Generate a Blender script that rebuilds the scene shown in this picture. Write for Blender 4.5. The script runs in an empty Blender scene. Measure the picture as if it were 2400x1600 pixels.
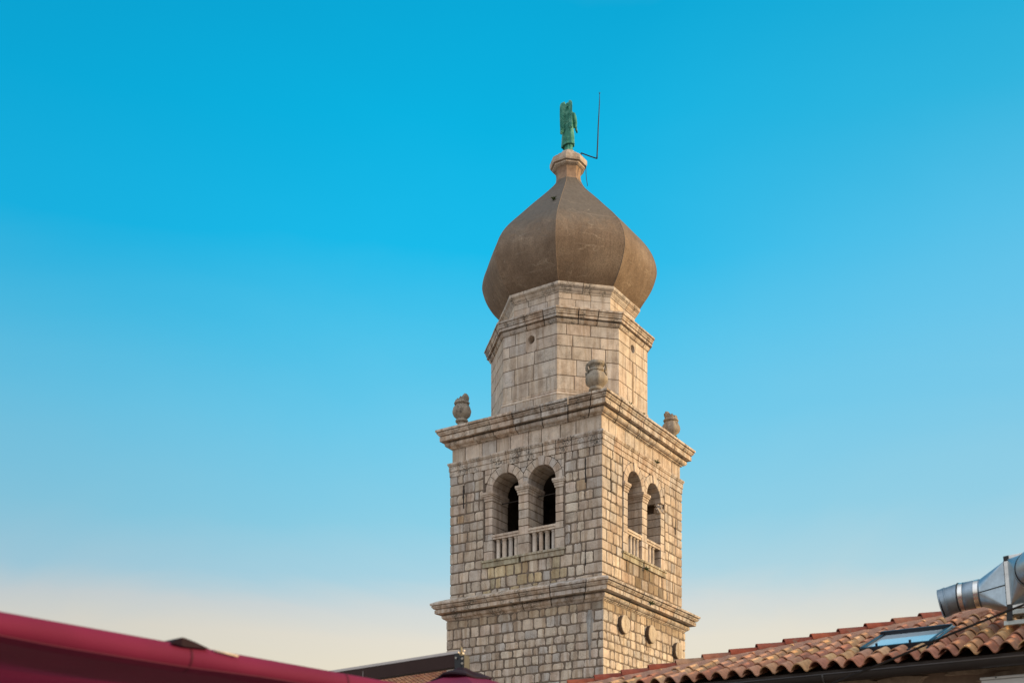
import bpy, bmesh, math, random
from math import sin, cos, tan, pi, radians, sqrt, atan2
from mathutils import Vector, Matrix, noise

S = bpy.context.scene
COL = S.collection
rnd = random.Random(7)

# ------------------------------------------------------------------ camera, world, sun, exposure
F_PX = 2872.0            # focal length in pixels of the 2400-pixel-wide photograph
HORIZON = 2076.1         # row of the horizon (below the frame: the lens was shifted up)
cam_d = bpy.data.cameras.new('camera')
cam = bpy.data.objects.new('camera', cam_d)
COL.objects.link(cam)
cam.location = (0, 0, 1.6)
cam.rotation_euler = (radians(90), 0, 0)
cam_d.sensor_fit = 'HORIZONTAL'
cam_d.sensor_width = 36.0
cam_d.lens = 36.0 * F_PX / 2400.0
cam_d.shift_y = (HORIZON - 800.0) / 2400.0
cam_d.clip_start = 0.1
cam_d.clip_end = 5000
cam_d.dof.use_dof = True
cam_d.dof.focus_distance = 42.0
cam_d.dof.aperture_fstop = 2.4
S.camera = cam

SUN_ELEV = radians(13.0)
SUN_DIR = Vector((0.97 * cos(SUN_ELEV), -0.10 * cos(SUN_ELEV), sin(SUN_ELEV))).normalized()   # towards the sun
sun_d = bpy.data.lights.new('sun', 'SUN')
sun_d.energy = 4.8
sun_d.angle = radians(4.0)
sun_d.color = (1.0, 0.70, 0.33)
sun = bpy.data.objects.new('sun', sun_d)
COL.objects.link(sun)
sun.location = (30, -10, 40)
sun.rotation_euler = SUN_DIR.to_track_quat('Z', 'Y').to_euler()

w = bpy.data.worlds.new('World')
S.world = w
w.use_nodes = True
nt = w.node_tree
nt.nodes.clear()
def s2l(c):
    return tuple(((v / 255) / 12.92 if v / 255 <= 0.04045 else ((v / 255 + 0.055) / 1.055) ** 2.4) for v in c)
def wn(t, **k):
    n = nt.nodes.new(t)
    for a, b in k.items(): setattr(n, a, b)
    return n
def fill_ramp(r, stops):
    while len(r.color_ramp.elements) > 1: r.color_ramp.elements.remove(r.color_ramp.elements[-1])
    first = True
    for p, c in stops:
        e = r.color_ramp.elements[0] if first else r.color_ramp.elements.new(p)
        e.position = p; e.color = (*s2l(c), 1); first = False
sky = wn('ShaderNodeTexSky', sky_type='NISHITA', sun_disc=False)
sky.sun_elevation = SUN_ELEV
sky.sun_rotation = atan2(SUN_DIR.x, SUN_DIR.y)
tc = wn('ShaderNodeTexCoord')
sep = wn('ShaderNodeSeparateXYZ')
nt.links.new(tc.outputs['Generated'], sep.inputs[0])
ramp = wn('ShaderNodeValToRGB')            # clear dusk sky: cream horizon, pale blue, deep cyan
fill_ramp(ramp, [(0.0, (230, 214, 186)), (0.163, (238, 228, 204)), (0.200, (232, 226, 211)), (0.222, (213, 220, 219)),
                 (0.244, (172, 214, 229)), (0.285, (142, 210, 233)), (0.351, (110, 205, 238)), (0.406, (77, 198, 238)),
                 (0.457, (22, 189, 237)), (0.526, (3, 180, 228)), (0.586, (2, 170, 218)), (0.70, (90, 160, 195)), (1.0, (205, 208, 212))])
hz_n = wn('ShaderNodeTexNoise'); hz_n.inputs['Scale'].default_value = 3.5; hz_n.inputs['Detail'].default_value = 5; hz_n.inputs['Distortion'].default_value = .6
hz_m = wn('ShaderNodeMapping'); hz_m.inputs['Scale'].default_value = (1, 1, 2.6)
nt.links.new(tc.outputs['Generated'], hz_m.inputs[0]); nt.links.new(hz_m.outputs[0], hz_n.inputs['Vector'])
hz_a = wn('ShaderNodeMath', operation='MULTIPLY_ADD'); hz_a.inputs[1].default_value = .045; hz_a.inputs[2].default_value = -.0225
nt.links.new(hz_n.outputs[0], hz_a.inputs[0])
hz_s = wn('ShaderNodeMath', operation='ADD'); nt.links.new(sep.outputs['Z'], hz_s.inputs[0]); nt.links.new(hz_a.outputs[0], hz_s.inputs[1])
nt.links.new(hz_s.outputs[0], ramp.inputs[0])
rampR = wn('ShaderNodeValToRGB')           # sunward side, paler
fill_ramp(rampR, [(0.0, (236, 218, 186)), (0.163, (233, 224, 200)), (0.200, (230, 225, 210)), (0.222, (210, 219, 218)),
                  (0.246, (178, 214, 225)), (0.288, (148, 208, 230)), (0.351, (124, 203, 234)), (0.406, (106, 199, 236)),
                  (0.457, (88, 194, 234)), (0.526, (50, 182, 224)), (0.586, (20, 170, 215)), (0.70, (90, 160, 195)), (1.0, (205, 208, 212))])
nt.links.new(hz_s.outputs[0], rampR.inputs[0])
mr = wn('ShaderNodeMapRange', interpolation_type='SMOOTHSTEP')
mr.inputs['From Min'].default_value = -0.02
mr.inputs['From Max'].default_value = 0.40
nt.links.new(sep.outputs['X'], mr.inputs['Value'])
mixR = wn('ShaderNodeMix', data_type='RGBA')
nt.links.new(mr.outputs[0], mixR.inputs[0])
nt.links.new(ramp.outputs[0], mixR.inputs[6]); nt.links.new(rampR.outputs[0], mixR.inputs[7])
mrL = wn('ShaderNodeMapRange', interpolation_type='SMOOTHSTEP')   # away from the sun, a little deeper
mrL.inputs['From Min'].default_value = 0.0
mrL.inputs['From Max'].default_value = -0.42
nt.links.new(sep.outputs['X'], mrL.inputs['Value'])
mixL = wn('ShaderNodeMix', data_type='RGBA', blend_type='MULTIPLY')
mixL.inputs[7].default_value = (0.82, 0.84, 0.87, 1)
nt.links.new(mrL.outputs[0], mixL.inputs[0]); nt.links.new(mixR.outputs[2], mixL.inputs[6])
mb_ = wn('ShaderNodeMapRange', interpolation_type='SMOOTHSTEP')   # unseen sky behind the camera, brightened to fill the shaded faces
mb_.inputs['From Min'].default_value = 0.45
mb_.inputs['From Max'].default_value = -0.25
nt.links.new(sep.outputs['Y'], mb_.inputs['Value'])
mixB = wn('ShaderNodeMix', data_type='RGBA')
mixB.inputs[7].default_value = (1.2, 1.2, 1.2, 1)
rampB = wn('ShaderNodeValToRGB')
while len(rampB.color_ramp.elements) > 1: rampB.color_ramp.elements.remove(rampB.color_ramp.elements[-1])
for i_, (p_, c_) in enumerate(((0.0, (.37, .345, .325)), (0.14, (.47, .46, .45)), (0.42, (.63, .67, .72)), (1.0, (.63, .69, .77)))):
    e_ = rampB.color_ramp.elements[0] if i_ == 0 else rampB.color_ramp.elements.new(p_)
    e_.position = p_; e_.color = (*c_, 1)
nt.links.new(sep.outputs['Z'], rampB.inputs[0])
scB = wn('ShaderNodeVectorMath', operation='SCALE'); scB.inputs['Scale'].default_value = 2.0
nt.links.new(rampB.outputs[0], scB.inputs[0]); nt.links.new(scB.outputs[0], mixB.inputs[7])
nt.links.new(mb_.outputs[0], mixB.inputs[0]); nt.links.new(mixL.outputs[2], mixB.inputs[6])
sc_ = wn('ShaderNodeVectorMath', operation='SCALE'); sc_.inputs['Scale'].default_value = 10.0
nt.links.new(mixB.outputs[2], sc_.inputs[0])
mixN = wn('ShaderNodeMix', data_type='RGBA'); mixN.inputs[0].default_value = 0.97
nt.links.new(sky.outputs[0], mixN.inputs[6]); nt.links.new(sc_.outputs[0], mixN.inputs[7])
bg = wn('ShaderNodeBackground'); bg.inputs['Strength'].default_value = 0.1
nt.links.new(mixN.outputs[2], bg.inputs[0])
wo = wn('ShaderNodeOutputWorld')
nt.links.new(bg.outputs[0], wo.inputs[0])
S.view_settings.view_transform = 'Standard'
S.view_settings.look = 'None'
S.view_settings.exposure = 0.0
S.view_settings.gamma = 1.0

# ------------------------------------------------------------------ helpers
class MB:
    """collects faces; build() links them as ONE mesh object"""
    def __init__(s): s.v, s.f, s.c, s.sm = [], [], [], []
    def vert(s, p, c=(1, 1, 1)):
        s.v.append(tuple(p)); s.c.append((c[0], c[1], c[2], 1)); return len(s.v) - 1
    def face(s, ids, smooth=False): s.f.append(tuple(ids)); s.sm.append(smooth)
    def poly(s, pts, c=(1, 1, 1), smooth=False):
        s.face([s.vert(p, c) for p in pts], smooth)
    def box(s, x0, x1, y0, y1, z0, z1, c=(1, 1, 1), M=None):
        P = [Vector((x, y, z)) for z in (z0, z1) for y in (y0, y1) for x in (x0, x1)]
        if M: P = [M @ p for p in P]
        i = [s.vert(p, c) for p in P]
        for q in ((0, 2, 3, 1), (4, 5, 7, 6), (0, 1, 5, 4), (2, 6, 7, 3), (0, 4, 6, 2), (1, 3, 7, 5)): s.face([i[k] for k in q])
    def bbox(s, x0, x1, y0, y1, z0, z1, b=0.01, c=(1, 1, 1), M=None):
        """box with chamfered edges"""
        bm = bmesh.new(); bmesh.ops.create_cube(bm, size=1)
        for v in bm.verts:
            v.co = Vector(((x0 + x1) / 2 + v.co.x * (x1 - x0), (y0 + y1) / 2 + v.co.y * (y1 - y0), (z0 + z1) / 2 + v.co.z * (z1 - z0)))
        b = min(b, abs(x1 - x0) * .4, abs(y1 - y0) * .4, abs(z1 - z0) * .4)
        bmesh.ops.bevel(bm, geom=bm.edges[:], offset=b, segments=2, affect='EDGES', profile=0.6)
        s.add_bm(bm, c, M)
    def add_bm(s, bm, c=(1, 1, 1), M=None, smooth=False):
        bm.verts.index_update()
        o = len(s.v)
        for v in bm.verts: s.vert(M @ v.co if M else v.co, c)
        for f in bm.faces: s.face([o + v.index for v in f.verts], smooth)
        bm.free()
    def loft(s, rings, c=(1, 1, 1), smooth=True, closed=True, cap=False):
        ids = [[s.vert(p, c) for p in r] for r in rings]
        n = len(ids[0])
        for a, b in zip(ids, ids[1:]):
            for k in range(n if closed else n - 1):
                s.face((a[k], a[(k + 1) % n], b[(k + 1) % n], b[k]), smooth)
        if cap:
            s.face(ids[0][::-1]); s.face(ids[-1])
    def tube(s, pts, r, n=8, c=(1, 1, 1), cap=True, rs=None):
        pts = [Vector(p) for p in pts]; rings = []
        up = Vector((0, 0, 1)); prev = None
        for i, p in enumerate(pts):
            t = (pts[min(i + 1, len(pts) - 1)] - pts[max(i - 1, 0)]).normalized()
            if prev is None:
                a = t.cross(up if abs(t.z) < .95 else Vector((1, 0, 0))).normalized()
            else:
                a = (prev - t * prev.dot(t)).normalized()
            prev = a; b = t.cross(a)
            rr = rs[i] if rs else r
            rings.append([p + (a * cos(2 * pi * k / n) + b * sin(2 * pi * k / n)) * rr for k in range(n)])
        s.loft(rings, c, True, True, cap)
    def build(s, name, mat, parent=None, loc=None):
        me = bpy.data.meshes.new(name)
        me.from_pydata(s.v, [], s.f)
        me.polygons.foreach_set('use_smooth', s.sm)
        at = me.color_attributes.new('Col', 'FLOAT_COLOR', 'POINT')
        at.data.foreach_set('color', [x for c in s.c for x in c])
        me.materials.append(mat)
        bm = bmesh.new(); bm.from_mesh(me); bmesh.ops.recalc_face_normals(bm, faces=bm.faces[:]); bm.to_mesh(me); bm.free()
        me.update()
        o = bpy.data.objects.new(name, me)
        COL.objects.link(o)
        if parent: o.parent = parent
        if loc: o.location = loc
        return o
def tag(o, label=None, cat=None, group=None, kind=None):
    if label: o['label'] = label
    if cat: o['category'] = cat
    if group: o['group'] = group
    if kind: o['kind'] = kind
    return o
def empty(name, loc, rz=0.0):
    o = bpy.data.objects.new(name, None); COL.objects.link(o)
    o.empty_display_size = .2
    o.location = loc; o.rotation_euler = (0, 0, rz); return o
def at(px, py, Y):
    """point of the place that the photograph shows at this pixel, at distance Y"""
    return Vector(((px - 1200) / F_PX * Y, Y, (HORIZON - py) / F_PX * Y + 1.6))

# ------------------------------------------------------------------ materials
def mat(name):
    m = bpy.data.materials.new(name); m.use_nodes = True
    t = m.node_tree; b = t.nodes['Principled BSDF']
    return m, t, b
def N(t, kind, **k):
    n = t.nodes.new(kind)
    for a, v in k.items(): setattr(n, a, v)
    return n
def noise_tex(t, scale, detail=6, rough=.6, vec=None, dist=0.0):
    n = N(t, 'ShaderNodeTexNoise'); n.inputs['Scale'].default_value = scale
    n.inputs['Detail'].default_value = detail; n.inputs['Roughness'].default_value = rough
    n.inputs['Distortion'].default_value = dist
    if vec: t.links.new(vec, n.inputs['Vector'])
    return n
def ramp_of(t, src, stops):
    r = N(t, 'ShaderNodeValToRGB')
    while len(r.color_ramp.elements) > 1: r.color_ramp.elements.remove(r.color_ramp.elements[-1])
    for i, (p, c) in enumerate(stops):
        e = r.color_ramp.elements[0] if i == 0 else r.color_ramp.elements.new(p)
        e.position = p; e.color = (*c, 1) if len(c) == 3 else c
    t.links.new(src, r.inputs[0]); return r
def mixc(t, fac, a, b, mode='MIX'):
    m = N(t, 'ShaderNodeMix', data_type='RGBA', blend_type=mode)
    for v, i in ((fac, 0), (a, 6), (b, 7)):
        if hasattr(v, 'is_linked'): t.links.new(v, m.inputs[i])
        else: m.inputs[i].default_value = v if i == 0 else (*v, 1)
    return m.outputs[2]
def obj_vec(t, scale=(1, 1, 1)):
    tcn = N(t, 'ShaderNodeTexCoord'); mp = N(t, 'ShaderNodeMapping'); mp.inputs['Scale'].default_value = scale
    t.links.new(tcn.outputs['Object'], mp.inputs[0]); return mp.outputs[0]
def bump(t, b, src, strength=.3, dist=.02):
    bp = N(t, 'ShaderNodeBump'); bp.inputs['Strength'].default_value = strength; bp.inputs['Distance'].default_value = dist
    t.links.new(src, bp.inputs['Height']); t.links.new(bp.outputs[0], b.inputs['Normal'])

def stone_mat(name, speck=.35, streak=.35, lichen=.0, bumpy=.5):
    """limestone: one colour per block (attribute Col), mottling, rain streaks, dark lichen"""
    m, t, b = mat(name)
    a = N(t, 'ShaderNodeAttribute', attribute_name='Col')
    ov = obj_vec(t)
    n1 = noise_tex(t, 3.2, 8, .65, ov)
    r1 = ramp_of(t, n1.outputs[0], [(.28, (.62, .58, .54)), (.5, (.95, .95, .95)), (.75, (1.16, 1.12, 1.05))])
    col = mixc(t, .8, a.outputs['Color'], r1.outputs[0], 'MULTIPLY')
    n2 = noise_tex(t, 34, 5, .7, ov)
    r2 = ramp_of(t, n2.outputs[0], [(.3, (.55, .5, .45)), (.48, (1, 1, 1)), (.8, (1.12, 1.1, 1.06))])
    col = mixc(t, speck, col, r2.outputs[0], 'MULTIPLY')
    n3 = noise_tex(t, 1.0, 6, .62, obj_vec(t, (5.5, 5.5, .55)), .4)
    r3 = ramp_of(t, n3.outputs[0], [(.44, (1, 1, 1)), (.60, (.58, .46, .36)), (.74, (.28, .21, .17))])
    col = mixc(t, streak, col, r3.outputs[0], 'MULTIPLY')
    if lichen:
        n4 = noise_tex(t, 2.1, 9, .72, ov, .3)
        r4 = ramp_of(t, n4.outputs[0], [(.48, (0, 0, 0)), (.60, (1, 1, 1))])
        n5 = noise_tex(t, 22, 4, .7, ov)
        r5 = ramp_of(t, n5.outputs[0], [(.42, (0, 0, 0)), (.58, (1, 1, 1))])
        f = mixc(t, 1.0, r4.outputs[0], r5.outputs[0], 'MULTIPLY')
        f2 = mixc(t, 1.0, f, (lichen, lichen, lichen), 'MULTIPLY')
        col = mixc(t, f2, col, (.075, .068, .058))
    t.links.new(col, b.inputs['Base Color'])
    b.inputs['Roughness'].default_value = .92
    b.inputs['Specular IOR Level'].default_value = .2
    nb = noise_tex(t, 24, 8, .7, ov)
    bump(t, b, nb.outputs[0], bumpy, .03)
    return m
M_rubble = stone_mat('rubble_limestone', .75, .62, .35, .8)
M_ashlar = stone_mat('dressed_limestone', .45, .48, .35, .35)
M_cornice = stone_mat('cornice_limestone', .5, .72, 1.0, .4)
M_urn = stone_mat('urn_limestone', .6, .25, .9, .8)

def mortar_mat():
    m, t, b = mat('lime_mortar')
    ov = obj_vec(t); n = noise_tex(t, 6, 8, .7, ov)
    r = ramp_of(t, n.outputs[0], [(.3, (.09, .065, .047)), (.55, (.15, .112, .082)), (.75, (.24, .19, .145))])
    t.links.new(r.outputs[0], b.inputs['Base Color']); b.inputs['Roughness'].default_value = .95
    bump(t, b, n.outputs[0], .5, .03); return m
M_mortar = mortar_mat()

def onion_mat():
    m, t, b = mat('dome_render')
    ov = obj_vec(t)
    sx = N(t, 'ShaderNodeSeparateXYZ'); tcn = N(t, 'ShaderNodeTexCoord'); t.links.new(tcn.outputs['Object'], sx.inputs[0])
    n0 = noise_tex(t, 1.1, 7, .6, ov)
    base = ramp_of(t, n0.outputs[0], [(.32, (.155, .105, .071)), (.5, (.195, .136, .093)), (.68, (.245, .178, .125))])
    n1 = noise_tex(t, 26, 6, .75, ov)
    r1 = ramp_of(t, n1.outputs[0], [(.3, (.42, .41, .40)), (.52, (1, 1, 1)), (.74, (1.4, 1.36, 1.28))])
    col = mixc(t, .9, base.outputs[0], r1.outputs[0], 'MULTIPLY')
    # grey weathered crust, thicker on the rain-washed upper slope
    mz = N(t, 'ShaderNodeMapRange'); mz.inputs[1].default_value = 23.2; mz.inputs[2].default_value = 24.5
    t.links.new(sx.outputs['Z'], mz.inputs[0])
    n2 = noise_tex(t, 2.6, 9, .75, ov, .5)
    mm = N(t, 'ShaderNodeMath', operation='MULTIPLY_ADD'); mm.inputs[1].default_value = .55
    t.links.new(mz.outputs[0], mm.inputs[0])
    ma = N(t, 'ShaderNodeMath', operation='SUBTRACT'); t.links.new(n2.outputs[0], ma.inputs[0]); ma.inputs[1].default_value = .40
    t.links.new(ma.outputs[0], mm.inputs[2])
    rc = ramp_of(t, mm.outputs[0], [(.15, (0, 0, 0)), (.55, (.88, .88, .88))])
    col = mixc(t, rc.outputs[0], col, (.122, .102, .083))
    # thin vertical trowel / rain lines
    n3 = noise_tex(t, 1.0, 5, .6, obj_vec(t, (9, 9, .5)))
    r3 = ramp_of(t, n3.outputs[0], [(.36, (.72, .70, .68)), (.5, (.97, .97, .97)), (.66, (1.16, 1.14, 1.1))])
    col = mixc(t, .5, col, r3.outputs[0], 'MULTIPLY')
    # pale cracks
    mpv = obj_vec(t, (1, 1, 2.2))
    nd = noise_tex(t, 1.7, 5, .6, mpv)
    vd = N(t, 'ShaderNodeVectorMath', operation='MULTIPLY_ADD'); vd.inputs[1].default_value = (.9, .9, .9)
    t.links.new(nd.outputs['Color'], vd.inputs[0]); t.links.new(mpv, vd.inputs[2])
    vo = N(t, 'ShaderNodeTexVoronoi', feature='DISTANCE_TO_EDGE'); vo.inputs['Scale'].default_value = .62
    t.links.new(vd.outputs[0], vo.inputs['Vector'])
    rv = ramp_of(t, vo.outputs['Distance'], [(.0, (1, 1, 1)), (.010, (.5, .5, .5)), (.02, (0, 0, 0))])
    ng = noise_tex(t, 1.3, 4, .6, ov); rg = ramp_of(t, ng.outputs[0], [(.50, (0, 0, 0)), (.64, (.5, .5, .5))])
    fc = mixc(t, 1.0, rv.outputs[0], rg.outputs[0], 'MULTIPLY')
    col = mixc(t, fc, col, (.42, .33, .24))
    # faint horizontal lift seams
    ad = N(t, 'ShaderNodeMath', operation='MULTIPLY_ADD'); ad.inputs[1].default_value = .16
    t.links.new(n0.outputs[0], ad.inputs[0]); t.links.new(sx.outputs['Z'], ad.inputs[2])
    md = N(t, 'ShaderNodeMath', operation='PINGPONG'); md.inputs[1].default_value = .31; t.links.new(ad.outputs[0], md.inputs[0])
    rs = ramp_of(t, md.outputs[0], [(.0, (.55, .55, .55)), (.018, (.25, .25, .25)), (.035, (0, 0, 0))])
    fs = mixc(t, 1.0, rs.outputs[0], rg.outputs[0], 'MULTIPLY')
    col = mixc(t, fs, col, (.36, .28, .21))
    # pale flecks
    nf = noise_tex(t, 16, 4, .75, ov); rf = ramp_of(t, nf.outputs[0], [(.66, (0, 0, 0)), (.72, (.55, .55, .55))])
    col = mixc(t, rf.outputs[0], col, (.30, .25, .20))
    t.links.new(col, b.inputs['Base Color']); b.inputs['Roughness'].default_value = .88
    b.inputs['Specular IOR Level'].default_value = .25
    bump(t, b, n1.outputs[0], .28, .03); return m
M_onion = onion_mat()

def simple(name, col, rough=.7, metal=0.0, var=.25, scale=8, bumpy=.1, spec=.4, stretch=(1, 1, 1), attr=False):
    m, t, b = mat(name)
    ov = obj_vec(t, stretch); n = noise_tex(t, scale, 7, .65, ov)
    lo = tuple(c * (1 - var) for c in col); hi = tuple(min(1, c * (1 + var)) for c in col)
    r = ramp_of(t, n.outputs[0], [(.3, lo), (.7, hi)])
    c = r.outputs[0]
    if attr:
        a = N(t, 'ShaderNodeAttribute', attribute_name='Col'); c = mixc(t, 1.0, c, a.outputs['Color'], 'MULTIPLY')
    t.links.new(c, b.inputs['Base Color'])
    b.inputs['Roughness'].default_value = rough; b.inputs['Metallic'].default_value = metal
    b.inputs['Specular IOR Level'].default_value = spec
    if bumpy: bump(t, b, n.outputs[0], bumpy, .02)
    return m
M_iron = simple('rusty_iron', (.03, .022, .018), .8, 0, .4, 20)
M_black = simple('black_paint', (.012, .012, .013), .5, 0, .3, 12)
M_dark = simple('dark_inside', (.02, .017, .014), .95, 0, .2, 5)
M_leaf = simple('wall_plant_leaf', (.05, .075, .022), .8, 0, .45, 30)
M_rod = simple('dark_rod', (.012, .013, .018), .6, 0, .2, 10)

def patina_mat():
    m, t, b = mat('green_copper')
    ov = obj_vec(t); n = noise_tex(t, 3.2, 8, .7, ov)
    r = ramp_of(t, n.outputs[0], [(.32, (.018, .115, .085)), (.5, (.05, .25, .18)), (.64, (.17, .42, .31))])
    n2 = noise_tex(t, 1, 6, .7, obj_vec(t, (14, 14, 1.2)))
    r2 = ramp_of(t, n2.outputs[0], [(.4, (1, 1, 1)), (.65, (.4, .42, .38))])
    c = mixc(t, .55, r.outputs[0], r2.outputs[0], 'MULTIPLY')
    t.links.new(c, b.inputs['Base Color']); b.inputs['Roughness'].default_value = .75
    b.inputs['Specular IOR Level'].default_value = .3
    bump(t, b, n.outputs[0], .4, .03); return m
M_patina = patina_mat()

# ------------------------------------------------------------------ ground
M_ground = simple('plaza_paving', (.26, .22, .18), .9, 0, .3, .6, .2)
g = MB(); g.poly([(-600, -300, 0), (600, -300, 0), (600, 2000, 0), (-600, 2000, 0)])
tag(g.build('ground', M_ground), 'pale stone paving of the town square below the tower', kind='structure')

# ------------------------------------------------------------------ bell tower
PHI = radians(32.84)
tower = empty('bell_tower', (2.0, 43.48, 0), -PHI)
tag(tower, 'tall square limestone bell tower topped by a grey brown onion dome', 'tower')

def rot_k(p, ang):
    c, s_ = cos(ang), sin(ang); return Vector((p[0] * c - p[1] * s_, p[0] * s_ + p[1] * c, p[2]))
def wallmap(half, ang):
    """(s, z, out) on the face whose outward normal is -y turned by ang"""
    return lambda s, z, o: rot_k((s, -(half + o), z), ang)

def stone_col(kind='rubble'):
    if kind == 'rubble':
        base = rnd.choice([(.54, .46, .38), (.52, .455, .39), (.55, .47, .385), (.50, .44, .385), (.56, .485, .40), (.49, .415, .34), (.52, .44, .375), (.47, .435, .40), (.57, .50, .415)])
        k = rnd.uniform(.80, 1.08)
    else:
        base = rnd.choice([(.52, .445, .37), (.50, .44, .38), (.53, .455, .385), (.48, .435, .395), (.51, .425, .355)])
        k = rnd.uniform(.86, 1.06)
    return (base[0] * k * 1.10, base[1] * k * 1.075, base[2] * k * 1.05)

def stone(mb, P, s0, s1, z0, z1, prot, col, r=.04, jit=.008, eL=False, eR=False, bev=.014, base=-.03):
    """one block: rounded irregular outline, chamfered, with a slightly uneven face"""
    W, H = s1 - s0, z1 - z0
    r = min(r, W * .35, H * .35)
    pts = []
    def corner(cx, cz, a0, sharp):
        rr = r * rnd.uniform(.4, 1.5)
        if sharp: rr = .006
        sx = 1 if cx == s1 else -1; sz = 1 if cz == z1 else -1
        ox, oz = cx - sx * rr, cz - sz * rr
        for k in range(3):
            a = a0 + k * pi / 4
            pts.append([ox + rr * cos(a), oz + rr * sin(a)])
    corner(s1, z1, 0, eR); pts.append([s0 + W * rnd.uniform(.35, .65), z1])
    corner(s0, z1, pi / 2, eL); pts.append([s0, z0 + H * rnd.uniform(.35, .65)])
    corner(s0, z0, pi, eL); pts.append([s0 + W * rnd.uniform(.35, .65), z0])
    corner(s1, z0, 1.5 * pi, eR); pts.append([s1, z0 + H * rnd.uniform(.35, .65)])
    for p in pts:
        onL = eL and p[0] < s0 + .02; onR = eR and p[0] > s1 - .02
        if not (onL or onR): p[0] += rnd.uniform(-jit, jit)
        p[1] += rnd.uniform(-jit, jit)
    cx, cz = (s0 + s1) / 2, (z0 + z1) / 2
    def ring(inset, out, jo=0.0):
        ids = []
        for p in pts:
            onL = eL and p[0] < s0 + .02; onR = eR and p[0] > s1 - .02
            ix = 0 if (onL or onR) else inset
            x = p[0] + (cx - p[0]) * min(.6, ix / (W / 2)); z = p[1] + (cz - p[1]) * min(.6, inset / (H / 2))
            ids.append(mb.vert(P(x, z, out + (0 if (onL or onR) else rnd.uniform(-jo, jo))), col))
        return ids
    A = ring(0, base); B = ring(0, prot - bev); C = ring(bev * 1.2, prot, bev * .25 if bev >= .01 else 0)
    n = len(pts)
    for a, b in ((A, B), (B, C)):
        for k in range(n): mb.face((a[k], a[(k + 1) % n], b[(k + 1) % n], b[k]))
    if bev < .01:      # dressed block: one flat face
        mb.face(C); return
    ctr = mb.vert(P(cx, cz, prot + rnd.uniform(-.2, .5) * bev), col)
    for k in range(n): mb.face((C[k], C[(k + 1) % n], ctr), False)

def courses(z0, z1, h, var):
    zs = [z0]
    while zs[-1] < z1 - h * .6: zs.append(zs[-1] + h * rnd.uniform(1 - var, 1 + var))
    k = (z1 - z0) / (zs[-1] - z0)
    return [z0 + (z - z0) * k for z in zs]

def masonry(mb, half, ang, zs, wmin, wmax, gap, prot, r, jit, holes=(), kind='rubble', quoin=True, tint=None, edge_add=None, bev=.014):
    P = wallmap(half, ang)
    ea = prot if edge_add is None else edge_add
    S1 = half + ea if edge_add is None else None
    for ci, (za, zb) in enumerate(zip(zs, zs[1:])):
        spans = [(-half - ea, half + ea, True, True)]
        for (h0, h1, hz0, hz1) in holes:
            if zb > hz0 + .02 and za < hz1 - .02:
                new = []
                for (a, b, l, rr) in spans:
                    if h0 > a and h1 < b: new += [(a, h0 - gap * .3, l, False), (h1 + gap * .3, b, False, rr)]
                    else: new.append((a, b, l, rr))
                spans = new
        for (a, b, eL, eR) in spans:
            xs = [a]
            if quoin and eL: xs.append(a + (rnd.uniform(.52, .68) if ci % 2 else rnd.uniform(.28, .40)))
            endq = b - ((rnd.uniform(.52, .68) if (ci + (1 if ang else 0)) % 2 else rnd.uniform(.28, .40)) if quoin and eR else 0)
            while xs[-1] < endq - wmin * .7:
                nx = xs[-1] + rnd.uniform(wmin, wmax)
                if endq - nx < wmin * .7: nx = endq
                xs.append(min(nx, endq))
            if endq < b: xs.append(b)
            for k, (x0, x1) in enumerate(zip(xs, xs[1:])):
                L = eL and k == 0; R = eR and k == len(xs) - 2
                q = quoin and (L or R)
                c = stone_col('ashlar' if q else kind)
                if q: c = tuple(v * .92 for v in c)
                gz = gap * rnd.uniform(.7, 1.2)
                if tint: c = tint((x0 + x1) / 2, (za + zb) / 2, c)
                stone(mb, P, x0 + (0 if L else gap * .5 * rnd.uniform(.45, 1.5)), x1 - (0 if R else gap * .5 * rnd.uniform(.45, 1.5)),
                      za + gz * .5, zb - gz * .5, prot + (0 if q else rnd.uniform(-.006, .008)), c,
                      .012 if q else r, .003 if q else jit, L, R, bev)

def prism(mb, half, n, z0, z1, c=(1, 1, 1)):
    R = half / cos(pi / n)
    q = [[(R * cos(-pi / 2 + pi / n + 2 * pi * k / n), R * sin(-pi / 2 + pi / n + 2 * pi * k / n), z) for k in range(n)] for z in (z0, z1)]
    mb.loft(q, c, False, True, True)

# lower wall ----------------------------------------------------
def tint_low(face):
    def f(s, z, c):
        if z > 10.35:     # brown run-off just under the moulding
            k = rnd.uniform(.72, .98); c = (c[0] * k, c[1] * k * .96, c[2] * k * .88)
        return c
    return f
zs_low = courses(6.2, 10.77, .325, .20)
mb = MB()
for ang in (0, pi / 2): masonry(mb, 3.075, ang, zs_low, .21, .54, .044, .015, .052, .017, tint=tint_low(ang), quoin=False)
lw = mb.build('lower_wall', M_rubble, tower)
mb = MB(); prism(mb, 3.075, 4, 0, 10.85)
mb.build('mortar_core', M_mortar, lw)
# long pale scar of lime on the shaded face
mb = MB(); P = wallmap(3.092, 0)
pr = []
for i in range(13):
    t_ = i / 12; z = 10.5 - 1.75 * t_; wd = (.13 * sin(pi * min(1, t_ * 1.3 + .12)) ** .8 + .025) * rnd.uniform(.8, 1.15) if t_ < .72 else .05 * (1.1 - t_) * 3
    pr.append([P(2.60 + o * wd + rnd.uniform(-.01, .01), z, q) for o, q in ((-1, -.01), (-.6, .010), (0, .014), (.6, .010), (1, -.01))])
mb.loft(pr, (.36, .35, .335), True, False)
mb.build('lime_patch', M_rubble, lw)
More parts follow.
